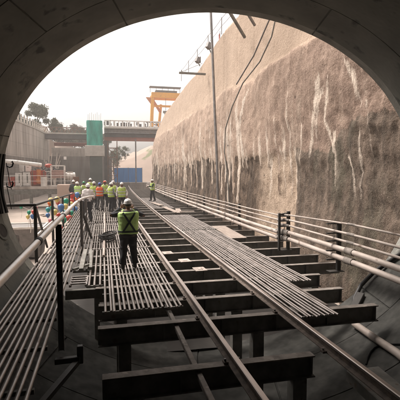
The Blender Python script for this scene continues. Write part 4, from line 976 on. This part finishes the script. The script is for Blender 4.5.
# ------------------------------------------------------------------ trees
def tree(loc, h, cw, m, label, group, n=900, leaf=.32, trunk=.45, seed=0, name='tree'):
    t = thing(name, label, 'tree', loc, random.random() * 6, group); rnd = random.Random(seed)
    q = MB(); top = h * .8
    q.tube([(0, 0, -.3), (.1, .05, h * .3), (-.05, .1, h * .6), (.1, 0, top)], [h * .028, h * .022, h * .014, h * .005], 8)
    cl = []
    for k in range(9):
        a = rnd.uniform(0, 2 * PI); z0 = h * rnd.uniform(trunk * .8, .75); l = cw * rnd.uniform(.35, .75)
        e = Vector((l * math.cos(a), l * math.sin(a), z0 + h * rnd.uniform(.05, .22)))
        q.tube([(0, 0, z0), e * .5 + Vector((0, 0, z0 * .48)), e], [h * .011, h * .008, h * .003], 6); cl.append((e, cw * rnd.uniform(.25, .45)))
    q.build('trunk', M['bark'], t, smooth=60)
    for k in range(7): cl.append((Vector((rnd.gauss(0, cw * .3), rnd.gauss(0, cw * .3), h * rnd.uniform(trunk + .1, .95))), cw * rnd.uniform(.2, .4)))
    f = MB()
    for k in range(int(n * 2.2)):
        c, r_ = cl[rnd.randrange(len(cl))]
        d = Vector((rnd.gauss(0, 1), rnd.gauss(0, 1), rnd.gauss(0, .8))).normalized() * r_ * rnd.uniform(.25, 1.05)
        p = c + d; s_ = leaf * .62 * rnd.uniform(.5, 1.25)
        u = Vector((rnd.gauss(0, 1), rnd.gauss(0, 1), rnd.gauss(0, 1))).normalized(); v = u.orthogonal().normalized()
        w_ = u.cross(v)
        f.add([p - v * s_, p + w_ * s_ * .55, p + v * s_, p - w_ * s_ * .55], [(0, 1, 2, 3)])
    f.build('crown', m, t); return t
G = 'trees behind the pit'
tree((-15.4, 80, 8.3), 6.0, 2.3, M['leaf'], 'broad green tree behind the left wall, nearest the tunnel edge', G, 2600, .24, .12, 1)
tree((-11.3, 80, 8.3), 6.5, 2.4, M['leaf'], 'tallest dark tree behind the stake fence', G, 3400, .24, .12, 2)
tree((-8.6, 86, 8.3), 4.6, 1.7, M['leaf'], 'slim dark tree right of the tallest one behind the fence', G, 1400, .22, .25, 3)
tree((-8.4, 96, 8.0), 5.2, 3.4, M['leaf2'], 'low brownish tree behind the left span of the bridge', G, 2600, .28, .15, 4)
tree((-4.6, 99, 8.0), 4.9, 3.4, M['leaf2'], 'low brownish tree left of the green netted pier', G, 2600, .28, .15, 5)
tree((-.6, 104, 8.0), 4.4, 2.8, M['leaf'], 'low green tree partly behind the green netted pier', G, 1800, .28, .15, 6)
tree((-6.6, 104, 8.0), 5.0, 3.0, M['leaf'], 'dark bushy tree in the gap between the two brownish trees', G, 2000, .28, .15, 12)
tree((2.2, 88, 2.2), 5.6, 2.0, M['leaf'], 'thin tree seen under the right span beside the scaffold tower', G, 900, .22, .3, 7)
tree((5.2, 100, 5.4), 3.0, 1.5, M['leaf'], 'small bush-like tree on the red soil under the bridge', G, 900, .2, .15, 8)
tree((2.8, 96, 4.2), 3.0, 1.6, M['leaf2'], 'small brownish tree on the soil bank left of the bushy one', G, 900, .2, .2, 9)
tree((-20.0, 92, 8.2), 7.0, 3.0, M['leaf'], 'large tree behind the left wall hidden partly by the tunnel edge', G, 1300, .3, .3, 10)

# ------------------------------------------------------------------ balloons
bal = [('yellow', -1.72, 14.5, 1.50, .17, 'yellow balloon at the top left of the balloon row by the handrail'),
       ('yellow', -1.70, 16.2, 1.42, .20, 'yellow balloon beside the upper left one, a little to its right'),
       ('orange', -1.78, 14.7, 1.38, .14, 'small orange balloon just under the top left yellow one'),
       ('teal', -1.74, 13.9, 1.24, .15, 'teal balloon lowest left in the row by the handrail'),
       ('blue', -1.66, 17.2, 1.03, .27, 'largest blue balloon in the row by the handrail'),
       ('yellow', -1.74, 15.8, .98, .19, 'yellow balloon under the largest blue one'),
       ('red', -1.64, 16.0, .84, .17, 'small red balloon hanging below the largest blue one'),
       ('green', -1.78, 15.4, 1.17, .15, 'small green balloon left of the largest blue one'),
       ('green', -1.72, 20.2, 1.07, .27, 'green balloon in the middle of the row by the handrail'),
       ('yellow', -1.68, 19.2, .90, .26, 'yellow balloon under the middle green one'),
       ('red', -1.72, 24.1, 1.12, .30, 'red balloon at the upper right of the row, over another red one'),
       ('red', -1.74, 24.0, .80, .30, 'red balloon right under the upper right red one'),
       ('blue', -1.70, 28.4, .92, .34, 'blue balloon at the upper right next to the white shirted man'),
       ('orange', -1.76, 29.3, .60, .32, 'orange balloon at the right end beside the white shirted man'),
       ('blue', -1.66, 25.4, .22, .34, 'blue balloon seen under the grey handrail near its far post'),
       ('green', -1.72, 19.0, .32, .25, 'green balloon lowest under the grey handrail'),
       ('red', -1.70, 21.4, .14, .30, 'red balloon under the handrail right of the lowest green one'),
       ('red', -1.74, 18.0, .08, .18, 'small red balloon hanging lowest of all under the handrail'),
       ('green', -1.62, 22.1, .34, .22, 'small green balloon between the handrail and the walkway tubes'),
       ('yellow', -1.76, 24.9, -.06, .26, 'yellow balloon lowest right under the handrail'),
       ('orange', -1.80, 21.0, .86, .22, 'orange balloon squeezed behind the middle green and yellow ones'),
       ('teal', -1.66, 18.2, .74, .19, 'teal balloon just below the yellow one under the middle green one'),
       ('red', -1.82, 17.6, 1.20, .17, 'small red balloon above the largest blue one'),
       ('pink', -1.84, 15.2, .74, .14, 'small pink balloon at the lower left of the row'),
       ('yellow', -1.66, 22.6, .78, .20, 'yellow balloon left of the two stacked red ones'),
       ('blue', -1.80, 14.3, 1.02, .14, 'small blue balloon under the lowest left teal one'),
       ('yellow', -1.80, 20.6, .48, .2, 'yellow balloon just above the lowest green one'),
       ('green', -3.33, 20, .60, .17, 'green balloon in the small cluster over the grey bin'),
       ('red', -3.14, 20, .62, .18, 'red balloon in the small cluster over the grey bin'),
       ('yellow', -3.38, 20, .40, .18, 'yellow balloon in the small cluster over the grey bin'),
       ('blue', -3.18, 20, .41, .20, 'blue balloon in the small cluster over the grey bin'),
       ('green', -3.66, 20, .86, .15, 'stray green balloon hanging at the left under the frame railing'),
       ('pink', -3.02, 20, .80, .15, 'stray pink balloon hanging beside the frame railing post')]
for c, x, y, z, d, lb in bal:
    t = thing('balloon', lb, 'balloon', (x, y, z), 0, 'balloons tied to the railing'); r_ = d / 2 * .98
    q = MB(); rings = []
    for i in range(13):
        a = -PI / 2 + PI * i / 12; zz = math.sin(a); rr = math.cos(a) * (1 + .20 * zz) * (1 - .10 * max(0, -zz) ** 2); rings.append([Vector((r_ * max(.02, rr) * math.cos(2 * PI * k / 16), r_ * max(.02, rr) * math.sin(2 * PI * k / 16), r_ * (1.15 * zz if zz > 0 else 1.28 * zz))) for k in range(16)])
    q.loft(rings); q.tube([(0, 0, -r_ * 1.26), (0, 0, -r_ * 1.42)], [r_ * .06, r_ * .16], 8); q.build('skin', M['balloon_' + c], t, smooth=60)
    q = MB(); q.tube([(0, 0, -r_ * 1.4), (.03, .01, -r_ * 1.4 - .18), (-.01, 0, -r_ * 1.4 - .4)], .004, 4); q.build('string', M['paleconc'], t)
b = MB(); b.tube([(-3.3, 20, .3), (-3.25, 20, -.1), (-3.3, 20.1, -.35)], .02, 6); b.tube([(-3.9, 20, 1.0), (-3.3, 20.02, .72), (-3.0, 20, 1.0), (-1.72, 20.3, 1.2)], .008, 5)
tag(b.build('balloon_line', M['handrail']), 'thin line the small balloon cluster over the grey bin is tied to', 'line')

# ------------------------------------------------------------------ people
TOR = [(.84, .150, .115), (.92, .168, .120), (1.0, .160, .112), (1.12, .160, .112), (1.24, .178, .122), (1.34, .190, .122), (1.42, .178, .108), (1.47, .125, .085), (1.50, .075, .065)]
def tor(z):
    for (a, b) in zip(TOR[:-1], TOR[1:]):
        if z <= b[0]:
            k = max(0, (z - a[0]) / (b[0] - a[0])); return a[1] + (b[1] - a[1]) * k, a[2] + (b[2] - a[2]) * k
    return TOR[-1][1:]
def fuse(mb, name, m, parent, vox, sm=2):
    me = bpy.data.meshes.new('t'); me.from_pydata(mb.v, [], mb.f)
    o = bpy.data.objects.new('t', me); COL.objects.link(o)
    a = o.modifiers.new('r', 'REMESH'); a.mode = 'VOXEL'; a.voxel_size = vox
    s = o.modifiers.new('s', 'SMOOTH'); s.iterations = sm; s.factor = .5
    dg = bpy.context.evaluated_depsgraph_get(); dg.update()
    n = bpy.data.meshes.new_from_object(o.evaluated_get(dg)); n.name = name
    bpy.data.objects.remove(o); bpy.data.meshes.remove(me)
    n.materials.clear(); n.materials.append(m)
    if name in ('trousers', 'shirt', 'vest'):
        sd_ = len(bpy.data.objects) * .37; amp = .021 if name != 'vest' else .013
        NR = [v.normal.copy() for v in n.vertices]
        for v, nr_ in zip(n.vertices, NR):
            c_ = v.co.copy(); f_ = noise.noise(Vector((c_.x * 9, c_.y * 9, c_.z * 5 + sd_))) + .6 * noise.noise(Vector((c_.x * 6 + 3, c_.y * 6, c_.z * 17 + sd_)))
            v.co = c_ + nr_ * amp * f_
    n.polygons.foreach_set('use_smooth', [True] * len(n.polygons))
    r = bpy.data.objects.new(name, n); COL.objects.link(r)
    if parent is not None: r.parent = parent
    return r
def person(loc, face, label, helmet='white', vest='vest_lime', shirt='shirt_white', trousers='trousers', lean=0.0, elbows=None, wrists=None, knees=None, ankles=None, head=(0, 0), vox=.013, hgt=1.0, back_x=False, bands=True, phone=False, sleeves=True, skin='skin', girth=1.12):
    # local frame: the person faces -Y; face = compass turn about Z
    pr = random.Random(round(loc[0] * 977 + loc[1] * 131))
    if elbows is None and not phone:
        k_ = pr.randrange(5)
        if k_ == 0: elbows, wrists = ((-.36, .08, 1.16), (.36, .08, 1.16)), ((-.20, -.08, .99), (.20, -.08, .99))
        elif k_ == 1: elbows, wrists = ((-.25, -.05, 1.13), (.26, .05, 1.13)), ((-.10, -.26, 1.12), (.27, -.06, .90))
        elif k_ == 2: elbows, wrists = ((-.26, .02, 1.13), (.31, -.16, 1.25)), ((-.25, -.10, .90), (.14, -.20, 1.50))
        elif k_ == 3: elbows, wrists = ((-.25, -.06, 1.13), (.25, -.06, 1.13)), ((-.06, -.24, 1.08), (.06, -.25, 1.12))
        lean = lean or pr.uniform(-.05, .10); head = (pr.uniform(-.6, .6), pr.uniform(-.1, .25))
    if knees is None:
        w_ = pr.uniform(.0, .06); f_ = pr.uniform(-.12, .12)
        knees = ((-.12 - w_, -.03 - f_ * .6, .50), (.12 + w_, -.03 + f_ * .6, .50)); ankles = ((-.13 - w_ * 1.6, .03 - f_, .09), (.13 + w_ * 1.6, .03 + f_, .09))
    cl, sl_ = math.cos(lean), math.sin(lean)
    def T(p):
        p = Vector(p); y, z = p.y, p.z - .9
        return Vector((p.x, y * cl - z * sl_, .9 + y * sl_ + z * cl))
    sh = [T((-.185, 0, 1.405)), T((.185, 0, 1.405))]
    elbows = [Vector(p) for p in (elbows or ((-.26, .04, 1.13), (.26, .04, 1.13)))]
    wrists = [Vector(p) for p in (wrists or ((-.25, -.09, .90), (.25, -.09, .90)))]
    knees = [Vector(p) for p in (knees or ((-.115, -.03, .50), (.115, -.03, .50)))]
    ankles = [Vector(p) for p in (ankles or ((-.13, .03, .09), (.13, .03, .09)))]
    hips = [Vector((-.095, 0, .90)), Vector((.095, 0, .90))]
    def torso(b, e, z0, z1, n=20):
        rings = []; e += (girth - 1) * .15; zs_ = [z0] + [t[0] for t in TOR if z0 + .02 < t[0] < z1 - .02] + [z1]
        for z in zs_:
            rx, ry = tor(z)
            rings.append([T((math.copysign(abs(math.cos(a)) ** .85, math.cos(a)) * (rx + e), math.copysign(abs(math.sin(a)) ** .85, math.sin(a)) * (ry + e), z)) for a in [2 * PI * k / n for k in range(n)]])
        b.loft(rings)
    b = MB(); torso(b, 0, .84, 1.50)
    hc = T((0, -.02, 1.625)); hr_ = Matrix.Rotation(head[0], 3, 'Z') @ Matrix.Rotation(-lean - head[1], 3, 'X')
    hv = lambda p: hc + hr_ @ Vector(p)
    b.tube([T((0, .005, 1.46)), T((0, -.01, 1.53)), hv((0, .01, -.06))], [.062, .055, .056], 12)
    b.ell(hc, (.074, .094, .118), 18, 12, rot=hr_)
    b.ell(hv((0, -.03, -.075)), (.055, .062, .05), 12, 8, rot=hr_)                 # jaw
    b.tube([hv((0, -.085, .035)), hv((0, -.105, .0)), hv((0, -.112, -.02)), hv((0, -.09, -.03))], [.010, .013, .018, .012], 8)   # nose
    b.ell(hv((0, -.086, -.06)), (.028, .014, .013), 10, 6, rot=hr_)                # lips
    for s in (-1, 1): b.ell(hv((s * .076, .005, -.005)), (.012, .022, .034), 8, 6, rot=hr_); b.ell(hv((s * .034, -.083, .038)), (.024, .012, .009), 8, 6, rot=hr_)
    for i, s in ((0, -1), (1, 1)):
        b.tube([sh[i] + Vector((-s * .05, 0, 0)), sh[i], sh[i].lerp(elbows[i], .5), elbows[i], elbows[i].lerp(wrists[i], .35), wrists[i]], [.05, .056, .047, .040, .040, .026], 12)
        d = (wrists[i] - elbows[i]).normalized(); side = d.cross(Vector((0, 1, 0)) if abs(d.y) < .8 else Vector((0, 0, 1))).normalized() * s
        nrm = side.cross(d).normalized()
        w0 = wrists[i]
        rot = Matrix((side, nrm, d)).transposed()
        b.ell(w0 + d * .05, (.042, .017, .056), 10, 8, rot=rot)
        for k, (o_, l_) in enumerate(((-.031, .066), (-.0105, .078), (.0105, .073), (.031, .056))):
            p0 = w0 + d * .075 + side * o_
            b.tube([p0, p0 + d * l_ * .5 + side * o_ * .12, p0 + d * l_ * .85 + nrm * l_ * .28 + side * o_ * .14, p0 + d * l_ * .9 + nrm * l_ * .55], [.0095, .009, .008, .0065], 7)
        b.tube([w0 + d * .025 - side * .03, w0 + d * .055 - side * .058, w0 + d * .09 - side * .062 + nrm * .012], [.012, .0105, .008], 7)
        b.tube([hips[i], hips[i].lerp(knees[i], .5), knees[i], knees[i].lerp(ankles[i], .35), ankles[i]], [.085, .072, .052, .054, .036], 12)
        b.ell(ankles[i] + Vector((s * .01, -.06, -.05)), (.04, .11, .035), 10, 8)
    root = fuse(b, 'person', M[skin], None, vox)
    root.location = loc; root.rotation_euler = (0, 0, face); root.scale = (hgt,) * 3
    tag(root, label, 'person', 'site workers on the walkways')
    # trousers
    b = MB(); torso(b, .014, .84, 1.0)
    b.ell((0, 0, .86), (.15, .115, .07), 16, 8)
    for i in (0, 1):
        f = ankles[i] + Vector((0, 0, .02))
        b.tube([hips[i], hips[i].lerp(knees[i], .5), knees[i], knees[i].lerp(f, .5), f.lerp(knees[i], .1), f], [v * (.35 + .65 * girth) for v in (.102, .09, .076, .074, .07, .072)], 14)
    fuse(b, 'trousers', M[trousers], root, .016)
    # shirt
    b = MB(); torso(b, .018, .9, 1.49)
    for i, s in ((0, -1), (1, 1)):
        pts = [sh[i] + Vector((-s * .06, 0, 0)), sh[i], sh[i].lerp(elbows[i], .5)]; rr = [.066, .074, .066]
        if sleeves: pts += [elbows[i], elbows[i].lerp(wrists[i], .5), elbows[i].lerp(wrists[i], .92)]; rr += [.058, .052, .044]
        else: pts += [sh[i].lerp(elbows[i], .8)]; rr += [.064]
        b.tube(pts, rr, 14)
    fuse(b, 'shirt', M[shirt], root, .016)
    if vest:
        b = MB(); torso(b, .042, .90, 1.455)
        for s in (-1, 1): b.tube([T((s * .125, -.10, 1.34)), T((s * .12, -.06, 1.46)), T((s * .115, .03, 1.48)), T((s * .125, .10, 1.36))], [.05, .045, .045, .05], 10)
        fuse(b, 'vest', M[vest], root, .015)
        def on(x, z, back, e=.052):
            rx, ry = tor(z); g_ = (girth - 1) * .15; rx += e + g_; ry += e + g_
            t = max(0, 1 - min(.98, abs(x) / rx) ** 2.35) ** (1 / 2.35)
            return T((x, (ry * t) * (1 if back else -1), z))
        if back_x:
            for s in (-1, 1):
                q = MB(); L_ = [on(s * (.15 - .30 * k / 10), 1.44 - .47 * k / 10, True, .060) for k in range(11)]
                for a, c in zip(L_[:-1], L_[1:]): q.bar(a, c + (c - a) * .15, .045 if s > 0 else .043, .012 + .003 * s, up=(0, 1, 0) if False else (s * .01, 1, .2))
                q.build('strap', M['strap'], root)
            q = MB(); n = 28
            rings = [[T(((tor(z)[0] + e + (girth - 1) * .15) * math.copysign(abs(math.cos(a)) ** .85, math.cos(a)), (tor(z)[1] + e + (girth - 1) * .15) * math.copysign(abs(math.sin(a)) ** .85, math.sin(a)), z)) for a in [2 * PI * k / n for k in range(n)]] for z, e in ((.945, .046), (.945, .056), (.985, .056), (.985, .046))]
            q.loft(rings, cap=False); q.build('strap', M['strap'], root)
        elif bands:
            n = 28
            for z in (1.02, 1.2):
                q = MB(); rings = [[T(((tor(zz)[0] + e + (girth - 1) * .15) * math.copysign(abs(math.cos(a)) ** .85, math.cos(a)), (tor(zz)[1] + e + (girth - 1) * .15) * math.copysign(abs(math.sin(a)) ** .85, math.sin(a)), zz)) for a in [2 * PI * k / n for k in range(n)]] for zz, e in ((z, .044), (z, .053), (z + .05, .053), (z + .05, .044))]
                q.loft(rings, cap=False); q.build('reflective_band', M['reflect'], root)
    for i, s in ((0, -1), (1, 1)):
        b = MB(); a = ankles[i]
        b.tube([a + Vector((0, 0, .14)), a, a + Vector((0, -.01, -.05))], [.056, .054, .06], 12)
        b.tube([a + Vector((0, .06, -.045)), a + Vector((s * .005, -.04, -.045)), a + Vector((s * .012, -.13, -.05)), a + Vector((s * .014, -.18, -.055))], [.042, .048, .046, .032], 12)
        fuse(b, 'boot', M['boot'], root, .013)
    # helmet: shell, ridge and brim
    b = MB(); hm_ = []
    for j in range(9):
        a = PI / 2 * j / 8; ring = []
        for k in range(24):
            t = 2 * PI * k / 24; q_ = math.cos(a)
            ring.append(hv((.102 * max(.02, q_) ** .8 * math.cos(t), .008 + .128 * max(.02, q_) ** .8 * math.sin(t), .045 + .112 * math.sin(a))))
        hm_.append(ring)
    b.loft([[hv((.09 * math.cos(2 * PI * k / 24), .008 + .112 * math.sin(2 * PI * k / 24), .04)) for k in range(24)],
            [hv((.112 * math.cos(2 * PI * k / 24), .008 + (.138 + (.035 if math.sin(2 * PI * k / 24) < -.3 else 0)) * math.sin(2 * PI * k / 24), .034)) for k in range(24)],
            [hv((.112 * math.cos(2 * PI * k / 24), .008 + (.138 + (.035 if math.sin(2 * PI * k / 24) < -.3 else 0)) * math.sin(2 * PI * k / 24), .044)) for k in range(24)]] + hm_)
    b.tube([hv((0, -.10, .105)), hv((0, -.04, .153)), hv((0, .05, .156)), hv((0, .115, .105))], .014, 8)
    hel = b.build('helmet', M['helmet_' + helmet], root, smooth=50)
    b = MB(); b.ell(hv((0, .022, .018)), (.079, .088, .075), 14, 10, rot=hr_); b.build('hair', M['hair'], root, smooth=60)
    for s in (-1, 1):
        b = MB(); b.ell(hv((s * .031, -.084, .018)), (.013, .008, .007), 8, 6, rot=hr_); b.build('eye', M['hair'], root, smooth=60)
    return root
def hold(root_xyz, face, hgt, local): return Vector(root_xyz) + Matrix.Rotation(face, 3, 'Z') @ (Vector(local) * hgt)
# the man in the foreground, seen from behind, both hands up in front of his face
A_ = (.60, 10.45, 0.0)
person(A_, PI + R(4), 'man in a green vest with dark crossed straps, seen from behind on the near walkway', 'white', 'vest_green', 'shirt_dark', 'trousers', back_x=True, vox=.008, girth=1.3,
       elbows=((-.40, -.10, 1.33), (.41, -.08, 1.36)), wrists=((-.17, -.27, 1.52), (.15, -.28, 1.53)), knees=((-.13, -.05, .50), (.12, -.01, .50)), ankles=((-.16, -.02, .09), (.15, .05, .09)), head=(R(-12), R(4)))
ph = MB(); ph.box((0, 0, 0), (.15, .012, .075)); o = ph.build('mobile_phone', M['phone'], bevel=.003); o.location = hold(A_, PI + R(4), 1, (-.01, -.375, 1.56)); o.rotation_euler = (0, 0, PI + R(4))
tag(o, 'black phone held up in front of the face of the man with crossed straps', 'phone')
W = person
W((1.1, 25.4, 0), R(-6), 'man in a lime vest facing the camera, right of the group', 'white', 'vest_lime', 'shirt_white', elbows=((-.30, .02, 1.14), (.31, .0, 1.15)), wrists=((-.30, -.10, .92), (.30, -.16, .95)), knees=((-.12, -.10, .51), (.11, .02, .50)), ankles=((-.13, -.12, .09), (.12, .12, .10)), hgt=1.03)
W((.47, 25.7, 0), R(120), 'man in a lime vest and white helmet standing sideways left of the facing man', 'white', 'vest_lime', 'shirt_grey', elbows=((-.25, -.02, 1.13), (.26, -.10, 1.14)), wrists=((-.16, -.25, 1.05), (.14, -.28, 1.10)), hgt=1.02)
W((.62, 27.6, 0), R(160), 'man half hidden behind the sideways standing man, only helmet and shoulder showing', 'white', 'vest_lime', 'shirt_white', hgt=1.06)
W((-.22, 27.2, 0), R(150), 'man in an orange vest and blue helmet in the middle of the group', 'blue', 'vest_orange', 'shirt_grey', 'trousers_grey', hgt=1.0)
W((.10, 29.4, 0), R(185), 'man in a red helmet at the back of the group', 'red', 'vest_lime', 'shirt_grey', hgt=1.04)
W((-.62, 27.9, 0), R(140), 'man in dark clothes with a pale vest beside the white shirted man', 'white', 'vest_lime', 'shirt_dark', 'trousers', hgt=1.03)
W((-.80, 21.2, 0), R(165), 'man in a white shirt and dark trousers leaning by the end of the handrail', 'white', None, 'shirt_white', lean=.22, head=(R(20), R(10)), elbows=((-.28, -.20, 1.15), (.27, -.18, 1.16)), wrists=((-.22, -.40, 1.05), (.16, -.42, 1.10)), knees=((-.13, .02, .5), (.15, -.08, .5)), ankles=((-.2, .12, .09), (.2, -.06, .09)), hgt=1.07, girth=1.25)
W((-1.75, 29.8, 0), R(200), 'man in a dark green shirt left of the white shirted man', 'white', 'vest_green', 'shirt_green', lean=.1, hgt=1.0)
W((-2.15, 31.6, 0), R(170), 'man farthest left in the group, in dark clothes', 'white', None, 'shirt_dark', lean=.08, hgt=1.05)
W((-1.35, 31.2, 0), R(215), 'man in a green helmet in the group', 'green', 'vest_lime', 'shirt_white', hgt=1.0)
W((-1.0, 34.0, 0), R(190), 'tallest looking man at the back of the group, only his white helmet shows', 'white', 'vest_lime', 'shirt_white', hgt=1.1)
W((.15, 33.2, 0), R(10), 'man far back in the group facing the camera', 'white', 'vest_lime', 'shirt_white', hgt=1.0)
W((4.05, 34.6, 0), R(-78), 'lone man in a dark green shirt by the brown wall, facing left', 'white', 'vest_lime', 'shirt_green', elbows=((-.25, -.12, 1.16), (.25, -.12, 1.18)), wrists=((-.2, -.38, 1.18), (.16, -.40, 1.22)), head=(0, R(12)), hgt=1.03)

# ------------------------------------------------------------------ haze
hz = MB(); hz.box((0, 60, 14), (330, 190, 33)); ho = hz.build('haze', []); ho['kind'] = 'stuff'
hm = bpy.data.materials.new('haze'); hm.use_nodes = True; n_ = hm.node_tree
n_.nodes.remove(n_.nodes['Principled BSDF']); pvn = n_.nodes.new('ShaderNodeVolumePrincipled')
pvn.inputs['Color'].default_value = (.97, .92, .87, 1); pvn.inputs['Density'].default_value = .0022
pvn.inputs['Anisotropy'].default_value = .2
n_.links.new(pvn.outputs['Volume'], n_.nodes['Material Output'].inputs['Volume']); ho.data.materials.append(hm)
